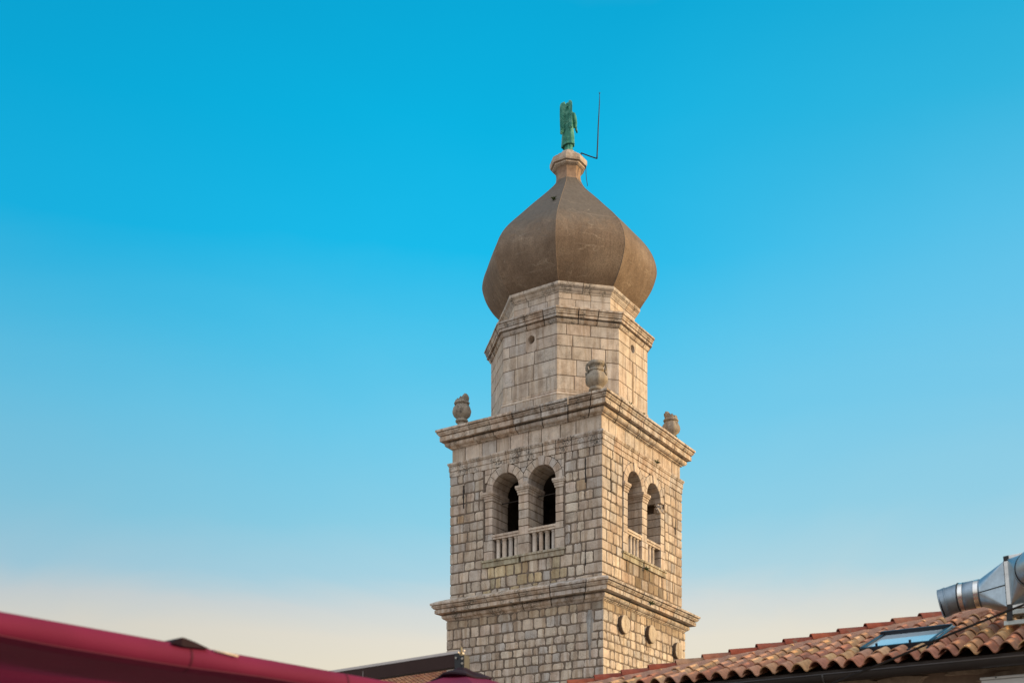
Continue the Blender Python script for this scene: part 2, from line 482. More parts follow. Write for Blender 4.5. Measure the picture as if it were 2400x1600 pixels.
# roundels on the sunny face
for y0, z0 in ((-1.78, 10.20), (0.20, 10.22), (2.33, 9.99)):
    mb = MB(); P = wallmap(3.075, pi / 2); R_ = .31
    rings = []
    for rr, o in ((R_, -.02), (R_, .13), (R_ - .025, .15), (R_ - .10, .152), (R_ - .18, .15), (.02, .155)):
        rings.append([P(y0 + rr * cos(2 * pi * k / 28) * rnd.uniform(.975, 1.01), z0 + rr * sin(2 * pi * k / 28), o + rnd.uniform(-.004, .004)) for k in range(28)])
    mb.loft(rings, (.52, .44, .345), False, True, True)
    for q in range(28 * 2):      # left and lower rim painted dark: shade and black stain together
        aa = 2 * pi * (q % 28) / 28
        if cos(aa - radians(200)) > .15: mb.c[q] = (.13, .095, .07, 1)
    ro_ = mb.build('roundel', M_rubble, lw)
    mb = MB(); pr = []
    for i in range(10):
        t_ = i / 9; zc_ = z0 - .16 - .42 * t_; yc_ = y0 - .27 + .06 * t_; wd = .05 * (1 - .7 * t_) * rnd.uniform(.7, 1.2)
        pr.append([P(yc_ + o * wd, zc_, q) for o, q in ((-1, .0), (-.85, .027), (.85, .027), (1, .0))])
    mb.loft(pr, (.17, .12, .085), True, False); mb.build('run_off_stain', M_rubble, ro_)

# cornices -------------------------------------------------------
def cornice(name, half, n, prof, ztop, bmin, bmax, gap, parent, m, faces=None, kind='ashlar', jo=.006, dark=1.0):
    mb = MB(); core = MB(); tn = tan(pi / n)
    a0 = {4: 0.0, 8: 0.0}[n]
    for k in range(n):
        ang = a0 + 2 * pi * k / n
        Lf = 2 * half * tn
        xs = [-1.0]
        while xs[-1] < 1.0:
            nx = xs[-1] + rnd.uniform(bmin, bmax) / (Lf / 2)
            if 1.0 - nx < bmin * .6 / (Lf / 2): nx = 1.0
            xs.append(nx)
        for i, (t0, t1) in enumerate(zip(xs, xs[1:])):
            first, last = i == 0, i == len(xs) - 2
            g0 = 0 if first else gap / Lf; g1 = 0 if last else gap / Lf
            do = 0 if (first or last) else rnd.uniform(-jo, jo); dz = 0 if (first or last) else rnd.uniform(-jo, jo)
            c = tuple(v * dark for v in stone_col(kind))
            rings = []
            nseg = max(1, int((t1 - t0) * Lf / 2 / .25))
            for j in range(nseg + 1):
                t_ = t0 + g0 + (t1 - g1 - t0 - g0) * j / nseg
                wob = 0 if (j in (0, nseg)) else rnd.uniform(-.004, .004)
                rings.append([rot_k((t_ * (half + o) * tn, -(half + o + do + wob), ztop + z + dz), ang) for o, z in prof])
            mb.loft(rings, c, False, False)
            im = min(o for o, z in prof) - .10
            for t_, rg, use in ((t0 + g0, rings[0], not first), (t1 - g1, rings[-1], not last)):
                if use: mb.poly(rg + [rot_k((t_ * (half + im) * tn, -(half + im), ztop + z + dz), ang) for z in (prof[-1][1], prof[0][1])], c)
    return mb.build(name, m, parent)
LC = [(-.1, .24), (.30, .10), (.455, .02), (.46, 0), (.455, -.05), (.395, -.056), (.395, -.078), (.43, -.084), (.415, -.115), (.385, -.145), (.365, -.172), (.305, -.178), (.305, -.204), (.342, -.21), (.338, -.328),
      (.32, -.336), (.06, -.330), (.05, -.362), (.10, -.367), (.145, -.378), (.168, -.408), (.168, -.452), (.145, -.49), (.11, -.515), (.07, -.527), (.065, -.555), (.035, -.56), (.03, -.58), (-.04, -.60)]
cornice('lower_cornice', 3.05, 4, LC, 11.364, .55, 1.25, .036, tower, M_cornice)

# belfry stage -----------------------------------------------------
HB = 2.985
WIN = (-1.60, 1.60, 12.44, 15.80)
def tint_belfry(face):
    def f(s, z, c):
        if abs(s) < 1.75 and z < 12.5:
            if face == 0:
                k = rnd.random()
                if k < .65: c = (c[0] * 1.02, c[1] * .98, c[2] * .78)
            else:
                k = rnd.choice((.42, .55, .6, .75, .9)) if abs(s + .3 * (z - 12)) < 1.35 else rnd.uniform(.8, 1); c = (c[0] * k, c[1] * k * (.86 + .1 * k), c[2] * k * (.62 + .3 * k))
        if face == 0 and abs(s + 2.4) < .2 and 14.1 < z < 14.7: c = (.46, .33, .21)
        if face == 0 and abs(s - 2.4) < .2 and 14.3 < z < 14.7: c = (.46, .35, .24)
        return c
    return f
zs_b = courses(11.38, 15.80, .338, .17)
mb = MB()
for ang in (0, pi / 2): masonry(mb, HB, ang, zs_b, .20, .52, .042, .017, .046, .015, holes=[WIN], tint=tint_belfry(ang))
bw = mb.build('belfry_wall', M_rubble, tower)
mb = MB(); TH = 1.0; bz0, bz1 = 11.3, 15.9
for ang in (0, pi / 2):
    P = wallmap(HB, ang)
    a, b, c, d = WIN
    a += .03; b -= .03; c += .03
    for (x0, x1, z0, z1) in ((-HB + (.0 if ang == 0 else TH), a, bz0, bz1), (b, HB - (0 if ang == 0 else 0), bz0, bz1), (a, b, bz0, c), (a, b, d, bz1)):
        if ang and x0 < -HB + TH + .01: x0 = -HB + .001
        q = [P(x, z, o) for o in (-TH, 0) for x, z in ((x0, z0), (x1, z0), (x1, z1), (x0, z1))]
        i = [mb.vert(p) for p in q]
        for f in ((0, 1, 2, 3), (4, 7, 6, 5), (0, 4, 5, 1), (1, 5, 6, 2), (2, 6, 7, 3), (3, 7, 4, 0)): mb.face([i[k] for k in f])
for ang in (pi, 1.5 * pi):
    P = wallmap(HB - .004, ang)
    q = [P(x, z, o) for o in (-TH, 0) for x, z in ((-HB + .01, bz0 + .01), (HB - .01, bz0 + .01), (HB - .01, bz1 - .01), (-HB + .01, bz1 - .01))]
    i = [mb.vert(p) for p in q]
    for f in ((0, 1, 2, 3), (4, 7, 6, 5), (0, 4, 5, 1), (1, 5, 6, 2), (2, 6, 7, 3), (3, 7, 4, 0)): mb.face([i[k] for k in f])
mb.build('mortar_core', M_mortar, bw)
mb = MB(); mb.box(-2.95, 2.95, -2.95, 2.95, 11.28, 12.2); mb.box(-2.95, 2.95, -2.95, 2.95, 15.82, 15.95)
mb.build('belfry_floor_and_vault', M_mortar, bw)
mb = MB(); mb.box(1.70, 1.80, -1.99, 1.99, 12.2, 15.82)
mb.build('belfry_sun_block', M_dark, bw)  # added partition, stops sun from the right-hand openings crossing the chamber
# dark tie-iron slots in the walls
for ang, s_, z0, z1, wd in ((0, -2.43, 14.62, 15.42, .07), (0, 2.39, 14.66, 15.46, .045), (0, 2.385, 11.98, 12.5, .05), (pi / 2, -2.42, 14.4, 15.1, .05), (pi / 2, 2.45, 14.2, 14.75, .05)):
    mb = MB(); P = wallmap(HB, ang); nS = 9; L_, R_ = [], []
    for i in range(nS):
        z = z0 + (z1 - z0) * i / (nS - 1); ww = wd * (.35 + .65 * sin(pi * (i + .6) / nS)) * rnd.uniform(.7, 1.2)
        L_.append((s_ - ww / 2 + rnd.uniform(-.008, .008), z)); R_.append((s_ + ww / 2 + rnd.uniform(-.008, .008), z))
    rings = [[P(l[0], l[1], -.01), P(l[0], l[1], .029), P(r_[0], r_[1], .029), P(r_[0], r_[1], -.01)] for l, r_ in zip(L_, R_)]
    mb.loft(rings, (1, 1, 1), False, False)
    mb.build('tie_iron', M_iron, bw)

def window(ang, broken):
    P = wallmap(HB, ang)
    mb = MB(); D = .95
    def block(x0, x1, z0, z1, o1, o0=-D, c=None, b=.012):
        c = c or stone_col('ashlar')
        M_ = Matrix.Rotation(ang, 4, 'Z')
        mb.bbox(x0, x1, -(HB + o1), -(HB + o0), z0, z1, b, c, M_)
    def stack(x0, x1, z0, z1, h, o, gap=.022):
        z = z0
        while z < z1 - .05:
            zn = z + h * rnd.uniform(.85, 1.15)
            if z1 - zn < h * .5: zn = z1
            block(x0 + rnd.uniform(-.004, .004), x1 + rnd.uniform(-.004, .004), z + gap / 2, zn - gap / 2, o + rnd.uniform(-.006, .006))
            # dark joint behind
            z = zn
        mj.box(x0 + .02, x1 - .02, -(HB + o - .03), -(HB - D + .01), z0, z1, (1, 1, 1), Matrix.Rotation(ang, 4, 'Z'))
    mj = MB()
    xl0, xl1, xc0, xc1, xr0, xr1 = -1.53, -1.24, -.18, .20, 1.26, 1.55
    # jambs and pier, with wider feet
    stack(xl0, xl1, 13.35, 14.70, .27, .02); stack(xc0, xc1, 13.35, 14.70, .27, .02); stack(xr0, xr1, 13.35, 14.70, .27, .02)
    stack(xl0 - .05, xl1 + .01, 12.69, 13.35, .34, .035); stack(xc0 - .03, xc1 + .03, 12.69, 13.35, .4, .035); stack(xr0 - .02, xr1 + .05, 12.69, 13.35, .4, .035)
    # arches: ring of voussoirs, keystone, spandrel blocks
    for cx, r in (((xl1 + xc0) / 2, (xc0 - xl1) / 2), ((xc1 + xr0) / 2, (xr0 - xc1) / 2)):
        zc = 15.02; ro = r + .265; nv = 9
        for k in range(nv):
            a0, a1 = pi * k / nv, pi * (k + 1) / nv
            key = k == nv // 2
            o = .055 if key else .022
            rro = ro + (.03 if key else 0); rri = r - (.02 if key else 0)
            gp = .012
            c = stone_col('ashlar'); secs = []
            for j in range(4):
                a = a0 + gp / ro + (a1 - a0 - 2 * gp / ro) * j / 3
                q = []
                for rr, oo in ((rri, -D), (rri, o - .01), (rri + .012, o), (rro - .012, o), (rro, o - .012), (rro, -.10)):
                    x = cx + rr * cos(a); 
                    # neighbouring rings meet over the pier
                    if cx < 0: x = min(x, (xc0 + xc1) / 2 - .006)
                    else: x = max(x, (xc0 + xc1) / 2 + .006)
                    q.append(P(x, zc + rr * sin(a), oo))
                secs.append(q)
            mb.loft(secs, c, False, False); mb.poly(secs[0], c); mb.poly(secs[-1], c)
        # dark joint lining behind the ring
        secs = []
        for j in range(25):
            a = pi * j / 24
            q = []
            for rr, oo in ((r + .02, -D + .01), (r + .02, -.02), (ro, -.02)):
                x = cx + rr * cos(a); x = min(x, .01) if cx < 0 else max(x, .01); q.append(P(x, zc + rr * sin(a), oo))
            secs.append(q)
        mj.loft(secs, (1, 1, 1), False, False)
    # spandrel: pieces in columns above the rings
    def top_of(x):
        z = 15.0
        for cx, r in (((xl1 + xc0) / 2, (xc0 - xl1) / 2), ((xc1 + xr0) / 2, (xr0 - xc1) / 2)):
            ro = r + .285
            if abs(x - cx) < ro: z = max(z, 15.02 + sqrt(ro * ro - (x - cx) ** 2))
        return z
    xb = -1.55
    while xb < 1.55:
        xe = min(1.58, xb + rnd.uniform(.22, .36))
        for (zl, zh) in ((15.0, 15.33), (15.33, 15.60), (15.60, 15.785)):
            pts_b = []; n_ = 6
            for i in range(n_ + 1):
                x = xb + .009 + (xe - xb - .018) * i / n_; pts_b.append((x, max(zl + .008, top_of(x))))
            if min(zh - z for x, z in pts_b) < -.15 and max(zh - z for x, z in pts_b) < .05: continue
            pts_b = [(x, z) for x, z in pts_b if z < zh - .02]
            if len(pts_b) < 3 or pts_b[-1][0] - pts_b[0][0] < .05: continue
            out = pts_b + [(pts_b[-1][0], zh - .008), (pts_b[0][0], zh - .008)]
            c = stone_col('ashlar'); o = .014 + rnd.uniform(-.004, .004)
            A = [mb.vert(P(x, z, -.08), c) for x, z in out]; B = [mb.vert(P(x, z, o), c) for x, z in out]
            mb.face(B); n2 = len(out)
            for i in range(n2): mb.face((A[i], A[(i + 1) % n2], B[(i + 1) % n2], B[i]))
        xb = xe
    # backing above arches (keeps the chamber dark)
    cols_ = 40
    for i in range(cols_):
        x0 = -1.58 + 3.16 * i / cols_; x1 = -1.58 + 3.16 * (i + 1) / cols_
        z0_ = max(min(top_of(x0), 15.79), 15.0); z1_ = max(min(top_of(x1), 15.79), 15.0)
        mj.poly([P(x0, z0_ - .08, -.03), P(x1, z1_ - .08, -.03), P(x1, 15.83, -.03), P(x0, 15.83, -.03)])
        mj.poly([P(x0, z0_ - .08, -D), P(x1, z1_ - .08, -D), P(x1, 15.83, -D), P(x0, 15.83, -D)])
    win = mb.build('belfry_window', M_ashlar, tower)
    mj.build('joint_mortar', M_mortar, win)
    # imposts
    Mr = Matrix.Rotation(ang, 4, 'Z')
    for x0, x1 in ((xl0, xl1), (xc0, xc1)) + (() if broken else ((xr0, xr1),)):
        mi = MB(); c = stone_col('ashlar')
        for (pr_, z0, z1) in ((.03, 14.70, 14.78), (.05, 14.785, 14.855), (.085, 14.86, 14.905), (.105, 14.91, 14.985)):
            mi.bbox(x0 - pr_ * .8, x1 + pr_ * .8, -(HB + .02 + pr_), -(HB - D + .02), z0 - .004, z1 + .004, .008, c, Mr)
        mi.build('impost', M_ashlar, win)
        if x0 == xc0:
            mi2 = MB(); mi2.bbox(x0 + .02, x1 - .02, -(HB + .03), -(HB - D + .02), 14.99, 15.12, .01, stone_col('ashlar'), Mr)
            mi2.build('pier_cap', M_ashlar, win)
    if broken:
        mi = MB()
        for _ in range(14):
            zz_ = rnd.uniform(14.55, 15.1); sz = rnd.uniform(.05, .12)
            bm = bmesh.new(); bmesh.ops.create_icosphere(bm, subdivisions=1, radius=sz)
            for v in bm.verts: v.co *= rnd.uniform(.7, 1.2)
            mi.add_bm(bm, stone_col('rubble'), Matrix.Translation(P(rnd.uniform(xr0 - .05, xr1), zz_, rnd.uniform(-.3, .02))))
        mi.build('broken_impost', M_rubble, win)
    # sill (two slabs)
    ms = MB()
    for x0, x1, dz in ((-1.67, -.14, .0), (-.11, 1.63, .01)):
        c = (.40, .36, .26) if x0 < -1 else (.43, .385, .30)
        ms.bbox(x0, x1, -(HB + .095), -(HB - D), 12.61 + dz, 12.685 + dz, .01, c, Mr)
        ms.bbox(x0 + .04, x1 - .03, -(HB + .062), -(HB - D), 12.44 + dz, 12.607 + dz, .012, c, Mr)
    ms.build('sill', M_cornice, win)
    # balustrade
    for x0, x1 in ((xl1 - .005, xc0 + .0), (xc1 + .0, xr0 + .005)):
        mr_ = MB(); c = stone_col('ashlar')
        mr_.bbox(x0 - .03, x1, -(HB + .02), -(HB - .26), 13.45, 13.53, .012, c, Mr)
        mr_.bbox(x0, x1, -(HB - .005), -(HB - .235), 13.37, 13.447, .012, c, Mr)
        mr_.build('hand_rail', M_ashlar, win)
        for k in range(4):
            if broken and x0 > 0 and k == 3: continue
            bx = x0 + (x1 - x0) * (k + .72) / 4.35 + rnd.uniform(-.012, .012); bw_ = rnd.uniform(.9, 1.08)
            ml = MB(); c = stone_col('ashlar'); prf = ((12.69, .085), (12.74, .085), (12.75, .074), (12.95, .079), (13.2, .076), (13.31, .072), (13.32, .088), (13.365, .088))
            ml.loft([[rot_k((bx + r_ * bw_ * cos(2 * pi * q / 14), -(HB - .12) + r_ * bw_ * sin(2 * pi * q / 14), z), ang) for q in range(14)] for z, r_ in prf], c, True, True, True)
            ml.build('baluster', M_ashlar, win)
        mt = MB(); mt.tube([P(x0 - .05, 14.72, -.55), P(x1 + .05, 14.72, -.55)], .018, 6)
        mt.build('tie_rod', M_iron, win)
window(0, False)
window(pi / 2, True)

# string course, frieze, upper cornice
SC = [(-.08, .03), (.065, .015), (.075, 0), (.075, -.045), (.06, -.06), (.045, -.10), (.02, -.104), (.02, -.118), (.036, -.122), (.036, -.275), (.006, -.279), (.006, -.292), (.018, -.296), (.016, -.46), (-.03, -.468)]
cornice('string_course', HB + .015, 4, SC, 16.253, .5, 1.3, .026, tower, M_cornice)
mb = MB()
for ang in (0, pi / 2):
    masonry(mb, 2.93, ang, [16.255, 16.79], .45, .78, .026, .014, .01, .004, kind='ashlar', quoin=False, bev=.008)
fr = mb.build('frieze', M_ashlar, tower)
mb = MB(); prism(mb, 2.93, 4, 15.96, 17.36)
mb.build('mortar_core', M_mortar, fr)
UC = [(-.5, .10), (.2, .05), (.425, .015), (.43, 0), (.43, -.06), (.365, -.066), (.365, -.088), (.40, -.094), (.39, -.125), (.36, -.155), (.34, -.19), (.28, -.196), (.28, -.222), (.322, -.228), (.318, -.375),
      (.30, -.382), (.05, -.365), (.04, -.40), (.12, -.405), (.170, -.415), (.195, -.445), (.197, -.49), (.175, -.535), (.13, -.565), (.075, -.58), (.07, -.608), (.03, -.613), (.025, -.628), (-.02, -.635)]
cornice('upper_cornice', 2.944, 4, UC, 17.384, .6, 1.15, .038, tower, M_cornice)
mb = MB(); mb.box(-2.6, 2.6, -2.6, 2.6, 17.3, 17.44)
mb.build('cornice_roof_slab', M_cornice, tower)

# octagonal drum ---------------------------------------------------
def oct_blocks(mb, ap, zs, wmin, wmax, gap, prot, holes=None, ks=range(8), kind='ashlar'):
    tn = tan(pi / 8)
    for k in ks:
        ang = k * pi / 4; P = wallmap(ap, ang); hs = ap * tn
        for ci, (za, zb) in enumerate(zip(zs, zs[1:])):
            e = hs + prot * tn
            spans = [(-e, e, True, True)]
            if holes and k in holes:
                hx, hz, hr = holes[k]
                if zb > hz - hr and za < hz + hr: spans = [(-e, hx - hr, True, False), (hx + hr, e, False, True)]
            for (a, b, L0, R0) in spans:
                xs = [a]
                while xs[-1] < b:
                    nx = xs[-1] + rnd.uniform(wmin, wmax) * (1 if len(xs) > 1 else rnd.uniform(.5, 1))
                    if b - nx < wmin * .5: nx = b
                    xs.append(nx)
                for i, (x0, x1) in enumerate(zip(xs, xs[1:])):
                    L = L0 and i == 0; R = R0 and i == len(xs) - 2
                    hl = (not L0) and i == 0; hr_ = (not R0) and i == len(xs) - 2
                    stone(mb, P, x0 + (0 if (L or hl) else gap / 2), x1 - (0 if (R or hr_) else gap / 2), za + gap / 2, zb - gap / 2,
                          prot + (0 if (L or R) else rnd.uniform(-.004, .004)), stone_col(kind), .008, .004, L, R, .008)
AP = 2.565; HOLE = .145
holes = {0: (.05, 20.0, .21), 2: (-.05, 20.02, .21)}
mb = MB()
zs_d = [18.12, 18.6, 19.14, 19.60, 19.80, 20.20, 20.34]
zs_d = [18.12, 18.60, 19.14, 19.58, 19.957, 20.34]
oct_blocks(mb, AP, zs_d, .42, .95, .021, .017, holes)
dr = mb.build('drum_wall', M_ashlar, tower)
mb = MB(); tn = tan(pi / 8)
for k in range(8):
    P = wallmap(AP, k * pi / 4); e = AP * tn
    if k in holes:
        hx, hz, hr = holes[k]; z0, z1 = zs_d[3], zs_d[5]
        for (x0, x1, a, b) in ((-e, hx - hr + .03, 17.3, 20.6), (hx + hr - .03, e, 17.3, 20.6), (hx - hr + .03, hx + hr - .03, 17.3, z0 + .03), (hx - hr + .03, hx + hr - .03, z1 - .03, 20.6)):
            mb.poly([P(x0, a, 0), P(x1, a, 0), P(x1, b, 0), P(x0, b, 0)])
    else:
        mb.poly([P(-e, 17.3, 0), P(e, 17.3, 0), P(e, 20.6, 0), P(-e, 20.6, 0)])
mb.build('mortar_core', M_mortar, dr)
for k, (hx, hz, hr) in holes.items():
    P = wallmap(AP, k * pi / 4); z0, z1 = zs_d[3] + .01, zs_d[5] - .02
    mb = MB(); n_ = 32; c = stone_col('ashlar'); sq, ci, bk = [], [], []
    for i in range(n_):
        a = 2 * pi * i / n_ ; ca, sa = cos(a), sin(a)
        m_ = max(abs(ca) / hr, 1e-6)
        tx = hr / abs(ca) if abs(ca) > 1e-6 else 1e9
        tz = ((z1 - hz) if sa > 0 else (hz - z0)) / abs(sa) if abs(sa) > 1e-6 else 1e9
        tt = min(tx, tz)
        sq.append(mb.vert(P(hx + ca * tt, hz + sa * tt, .014), c)); ci.append(mb.vert(P(hx + ca * HOLE, hz + sa * HOLE, .016), c))
        bk.append(mb.vert(P(hx + ca * HOLE, hz + sa * HOLE, -.5), tuple(v * .8 for v in c)))
    for i in range(n_):
        j = (i + 1) % n_
        mb.face((sq[i], sq[j], ci[j], ci[i])); mb.face((ci[i], ci[j], bk[j], bk[i]), True)
    ho = mb.build('round_opening', M_ashlar, tower)
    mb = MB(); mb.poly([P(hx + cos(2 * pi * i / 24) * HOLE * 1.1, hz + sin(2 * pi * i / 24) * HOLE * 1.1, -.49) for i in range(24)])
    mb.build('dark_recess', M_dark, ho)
mb = MB(); P = wallmap(AP, pi / 2); pr = []
for i in range(24):
    t_ = i / 23; z = 19.55 - 1.45 * t_; wd = .075 * rnd.uniform(.75, 1.1) * min(1, .35 + t_ * 3)
    pr.append([P(-.05 + o * wd + rnd.uniform(-.008, .008), z, q) for o, q in ((-1, .0), (-.92, .0255), (0, .027), (.92, .0255), (1, .0))])
mb.loft(pr, (.33, .25, .18), True, False)
mb.build('water_stain', M_rubble, dr)
mb = MB(); oct_blocks(mb, 2.66, [17.36, 17.93], .6, 1.0, .02, .012)
PL = [(.0, .02), (.035, .0), (.035, -.05), (.02, -.06), (.085, -.13), (.10, -.14), (.10, -.17), (.08, -.19), (.0, -.2)]
pw = mb.build('drum_plinth', M_ashlar, tower)
mb = MB(); prism(mb, 2.655, 8, 17.3, 17.94); mb.build('mortar_core', M_mortar, pw)
cornice('plinth_moulding', 2.575, 8, PL, 18.11, .8, 1.3, .014, tower, M_ashlar)
OC = [(-.4, .16), (.10, .05), (.232, .012), (.238, 0), (.238, -.05), (.20, -.055), (.20, -.068), (.21, -.075), (.20, -.11), (.178, -.15), (.172, -.19), (.135, -.194), (.135, -.208), (.15, -.213), (.15, -.29), (.05, -.275), (.045, -.325), (.082, -.332), (.07, -.375), (.045, -.42), (.03, -.44), (-.03, -.46)]
cornice('drum_cornice', 2.582, 8, OC, 20.783, .5, 1.15, .034, tower, M_cornice)
# attic with a flared foot, then the collar moulding under the dome
AT = [(.165, .42), (.165, .24), (.17, .14), (.19, .06), (.235, .0), (.31, -.05), (.42, -.09), (.55, -.115), (.62, -.13)]
AT = [(o - .165, z) for o, z in AT]
cornice('dome_attic', 2.165, 8, AT, 20.925, .42, .95, .016, tower, M_ashlar, jo=.004)
mb = MB(); oct_blocks(mb, 2.15, [21.345, 21.56], .45, .85, .016, .018)
ab = mb.build('attic_wall', M_ashlar, tower)
mb = MB(); prism(mb, 2.15, 8, 20.6, 21.86); mb.build('mortar_core', M_mortar, ab)
CO = [(-.3, .02), (.13, .01), (.175, -.01), (.19, -.045), (.19, -.085), (.175, -.12), (.14, -.14), (.12, -.16), (.10, -.165), (.095, -.20), (.06, -.24), (.025, -.275), (.02, -.30), (-.02, -.31)]
cornice('dome_collar', 2.16, 8, CO, 21.865, .5, 1.1, .018, tower, stone_mat('collar_limestone', .3, .3, 1.0, .3))

# onion dome -------------------------------------------------------
OZ = [(21.80, 2.43), (22.1, 2.702), (22.45, 2.927), (22.8, 3.064), (23.1, 3.118), (23.5, 3.04), (23.9, 2.852), (24.3, 2.545), (24.8, 2.055), (25.3, 1.565), (25.75, 1.105), (26.1, .76), (26.32, .57), (26.5, .47), (26.7, .435), (26.85, .45), (26.96, .49)]
def catmull(pts, n):
    out = []
    for i in range(len(pts) - 1):
        p0 = pts[max(i - 1, 0)]; p1 = pts[i]; p2 = pts[i + 1]; p3 = pts[min(i + 2, len(pts) - 1)]
        for k in range(n):
            t_ = k / n; h = p2[0] - p1[0]
            m1 = (p2[1] - p0[1]) / (p2[0] - p0[0]) * h; m2 = (p3[1] - p1[1]) / (p3[0] - p1[0]) * h
            z = p1[0] + h * t_
            r = (2 * t_ ** 3 - 3 * t_ ** 2 + 1) * p1[1] + (t_ ** 3 - 2 * t_ ** 2 + t_) * m1 + (-2 * t_ ** 3 + 3 * t_ ** 2) * p2[1] + (t_ ** 3 - t_ ** 2) * m2
            out.append((z, r))
    out.append(pts[-1]); return out
prof = catmull(OZ, 6)
def facets(mb, prof, nx=10, wob=.010, c=(1, 1, 1)):
    for k in range(8):
        a0 = -pi / 2 - pi / 8 + k * pi / 4; a1 = a0 + pi / 4
        rings = []
        for z, r in prof:
            A = Vector((r * cos(a0), r * sin(a0), z)); B = Vector((r * cos(a1), r * sin(a1), z)); nrm = Vector((cos((a0 + a1) / 2), sin((a0 + a1) / 2), 0))
            row = []
            for i in range(nx + 1):
                p = A.lerp(B, i / nx)
                d = 0 if i in (0, nx) else noise.noise(p * 1.3) * wob * min(1, r) + .012 * r * sin(pi * i / nx) * .5
                row.append(p + nrm * d)
            rings.append(row)
        mb.loft(rings, c, True, False)
mb = MB(); facets(mb, [p for p in prof if p[0] <= 26.52])
od = mb.build('onion_dome', M_onion, tower)
M_rib = simple('dome_rib_render', (.22, .155, .105), .9, 0, .3, 9, .2)
for k in range(8):
    a = -pi / 2 - pi / 8 + k * pi / 4; mb = MB()
    mb.tube([((r_ + .0) * cos(a), (r_ + .0) * sin(a), z) for z, r_ in prof if 21.87 < z <= 26.52], .008, 6)
    mb.build('dome_rib', M_rib, od)
M_neck = simple('neck_render', (.27, .175, .115), .9, 0, .3, 7, .3)
mb = MB(); facets(mb, [p for p in prof if p[0] >= 26.5], 4, .004)
mb.build('dome_neck', M_neck, tower)
mb = MB()
capp = [(26.93, .47), (26.95, .53), (26.985, .585), (27.03, .59), (27.035, .565), (27.055, .565), (27.06, .65), (27.12, .668), (27.24, .668), (27.25, .62), (27.275, .62), (27.29, .585), (27.32, .57), (27.34, .44), (27.43, .43), (27.445, .385), (27.54, .28), (27.585, .255), (27.585, .01)]
for k in range(8):
    a0 = -pi / 2 - pi / 8 + k * pi / 4; a1 = a0 + pi / 4
    mb.loft([[(r * cos(a), r * sin(a), z) for a in (a0, a1)] for z, r in capp], (.50, .41, .33), False, False)
mb.build('dome_cap', M_ashlar, tower)

# ------------------------------------------------------------------ urns on the upper cornice
def urn(name, lx, ly, brk, label, sc=1.0, turn=0.0, seed=1, wdir=0.0, amp=.2):
    """carved vase; brk 0 = whole, otherwise the snapped height"""
    rr = random.Random(seed)
    p = rot_k((lx, ly, 17.40), -PHI) + Vector((2.0, 43.48, 0))
    root = empty(name, p, -PHI + turn)
    tag(root, label, 'urn', 'carved stone urns on the upper cornice')
    mbf = MB(); mbf.bbox(-.27, .27, -.27, .27, 0, .12, .015, (.36, .31, .25))
    n_ = 32
    def lathe(prf, m_b, flute=None):
        rings = []
        for z, r in prf:
            ring = []
            for k in range(n_):
                a = 2 * pi * k / n_
                f = 1.0
                if flute and flute[0] < z < flute[1]: f = 1 + .07 * cos(9 * a) * sin(pi * (z - flute[0]) / (flute[1] - flute[0]))
                r_ = r * f * (1 + .02 * noise.noise(Vector((cos(a) * 2, sin(a) * 2, z * 5 + seed))))
                zz = z
                if brk:
                    lim = brk + amp * cos(a - PHI + turn - wdir) + .16 * noise.noise(Vector((cos(a) * 4, sin(a) * 4, seed)))
                    if z > lim: zz = lim + (z - lim) * .10; r_ *= .90
                ring.append((r_ * cos(a), r_ * sin(a), zz))
            rings.append(ring)
        m_b.loft(rings, (.35, .30, .24), True, True, True)
    lathe([(.11, .26), (.16, .25), (.22, .19), (.30, .165), (.34, .17), (.35, .235), (.37, .245), (.41, .245), (.43, .225), (.44, .20), (.47, .20)], mbf)
    mbf.build('urn_foot', M_urn, root)
    mbb = MB(); nk = .035 if brk else 0
    lathe([(.46, .19), (.48, .205), (.52, .255), (.58, .315), (.64, .345), (.71, .355), (.78, .345), (.85, .315), (.91, .27), (.95, .235), (.965, .225 + nk), (.97, .25 + nk), (1.0, .262 + nk), (1.03, .25 + nk),
           (1.035, .225 + nk), (1.10, .22 + nk), (1.15, .235 + nk), (1.16, .262), (1.20, .272), (1.25, .275), (1.28, .262), (1.30, .23), (1.31, .19), (1.30, .12)], mbb, (.47, .95))
    # bumpy carving on the body
    for i, v in enumerate(mbb.v):
        q = Vector(v); d = noise.noise(q * 7) * .028 + noise.noise(q * 14) * .030 + noise.noise(q * 27) * .016
        r_ = sqrt(v[0] ** 2 + v[1] ** 2)
        if r_ > .05 and .5 < v[2]: mbb.v[i] = (v[0] * (1 + d / r_), v[1] * (1 + d / r_), v[2] + d * .3)
    mbb.build('urn_body', M_urn, root)
    for sgn in (-1, 1):
        if brk: continue
        mh = MB()
        a = turn
        pts = [(.25, 1.22), (.285, 1.23), (.31, 1.19), (.315, 1.11), (.295, 1.03), (.275, .99), (.285, .95), (.315, .93), (.33, .89), (.31, .86)]
        if brk: pts = pts[3:]
        mh.tube([(sgn * x, 0, z) for x, z in pts], .04, 8, (.33, .28, .22), True, [.045 + .012 * sin(i * 2.1) for i in range(len(pts))])
        mh.build('urn_handle', M_urn, root)
    root.scale = (sc * (.90 if brk else 1), sc * (.90 if brk else 1), sc)
    return root
urn('stone_urn', 2.52, -2.52, 0, 'whole stone urn with a rim and scrolled handles on the near cornice corner', 1.0, PHI * .9, 3)
urn('stone_urn', -2.72, -2.70, 1.19, 'broken stone urn with a jagged slanted neck on the left end of the cornice', 1.0, PHI + 1.2, 11, 0.2, .15)
urn('stone_urn', 2.72, 2.68, 1.20, 'damaged stone urn with a notched rim on the right end of the cornice', 1.0, PHI + 2.8, 24, 2.6, .10)

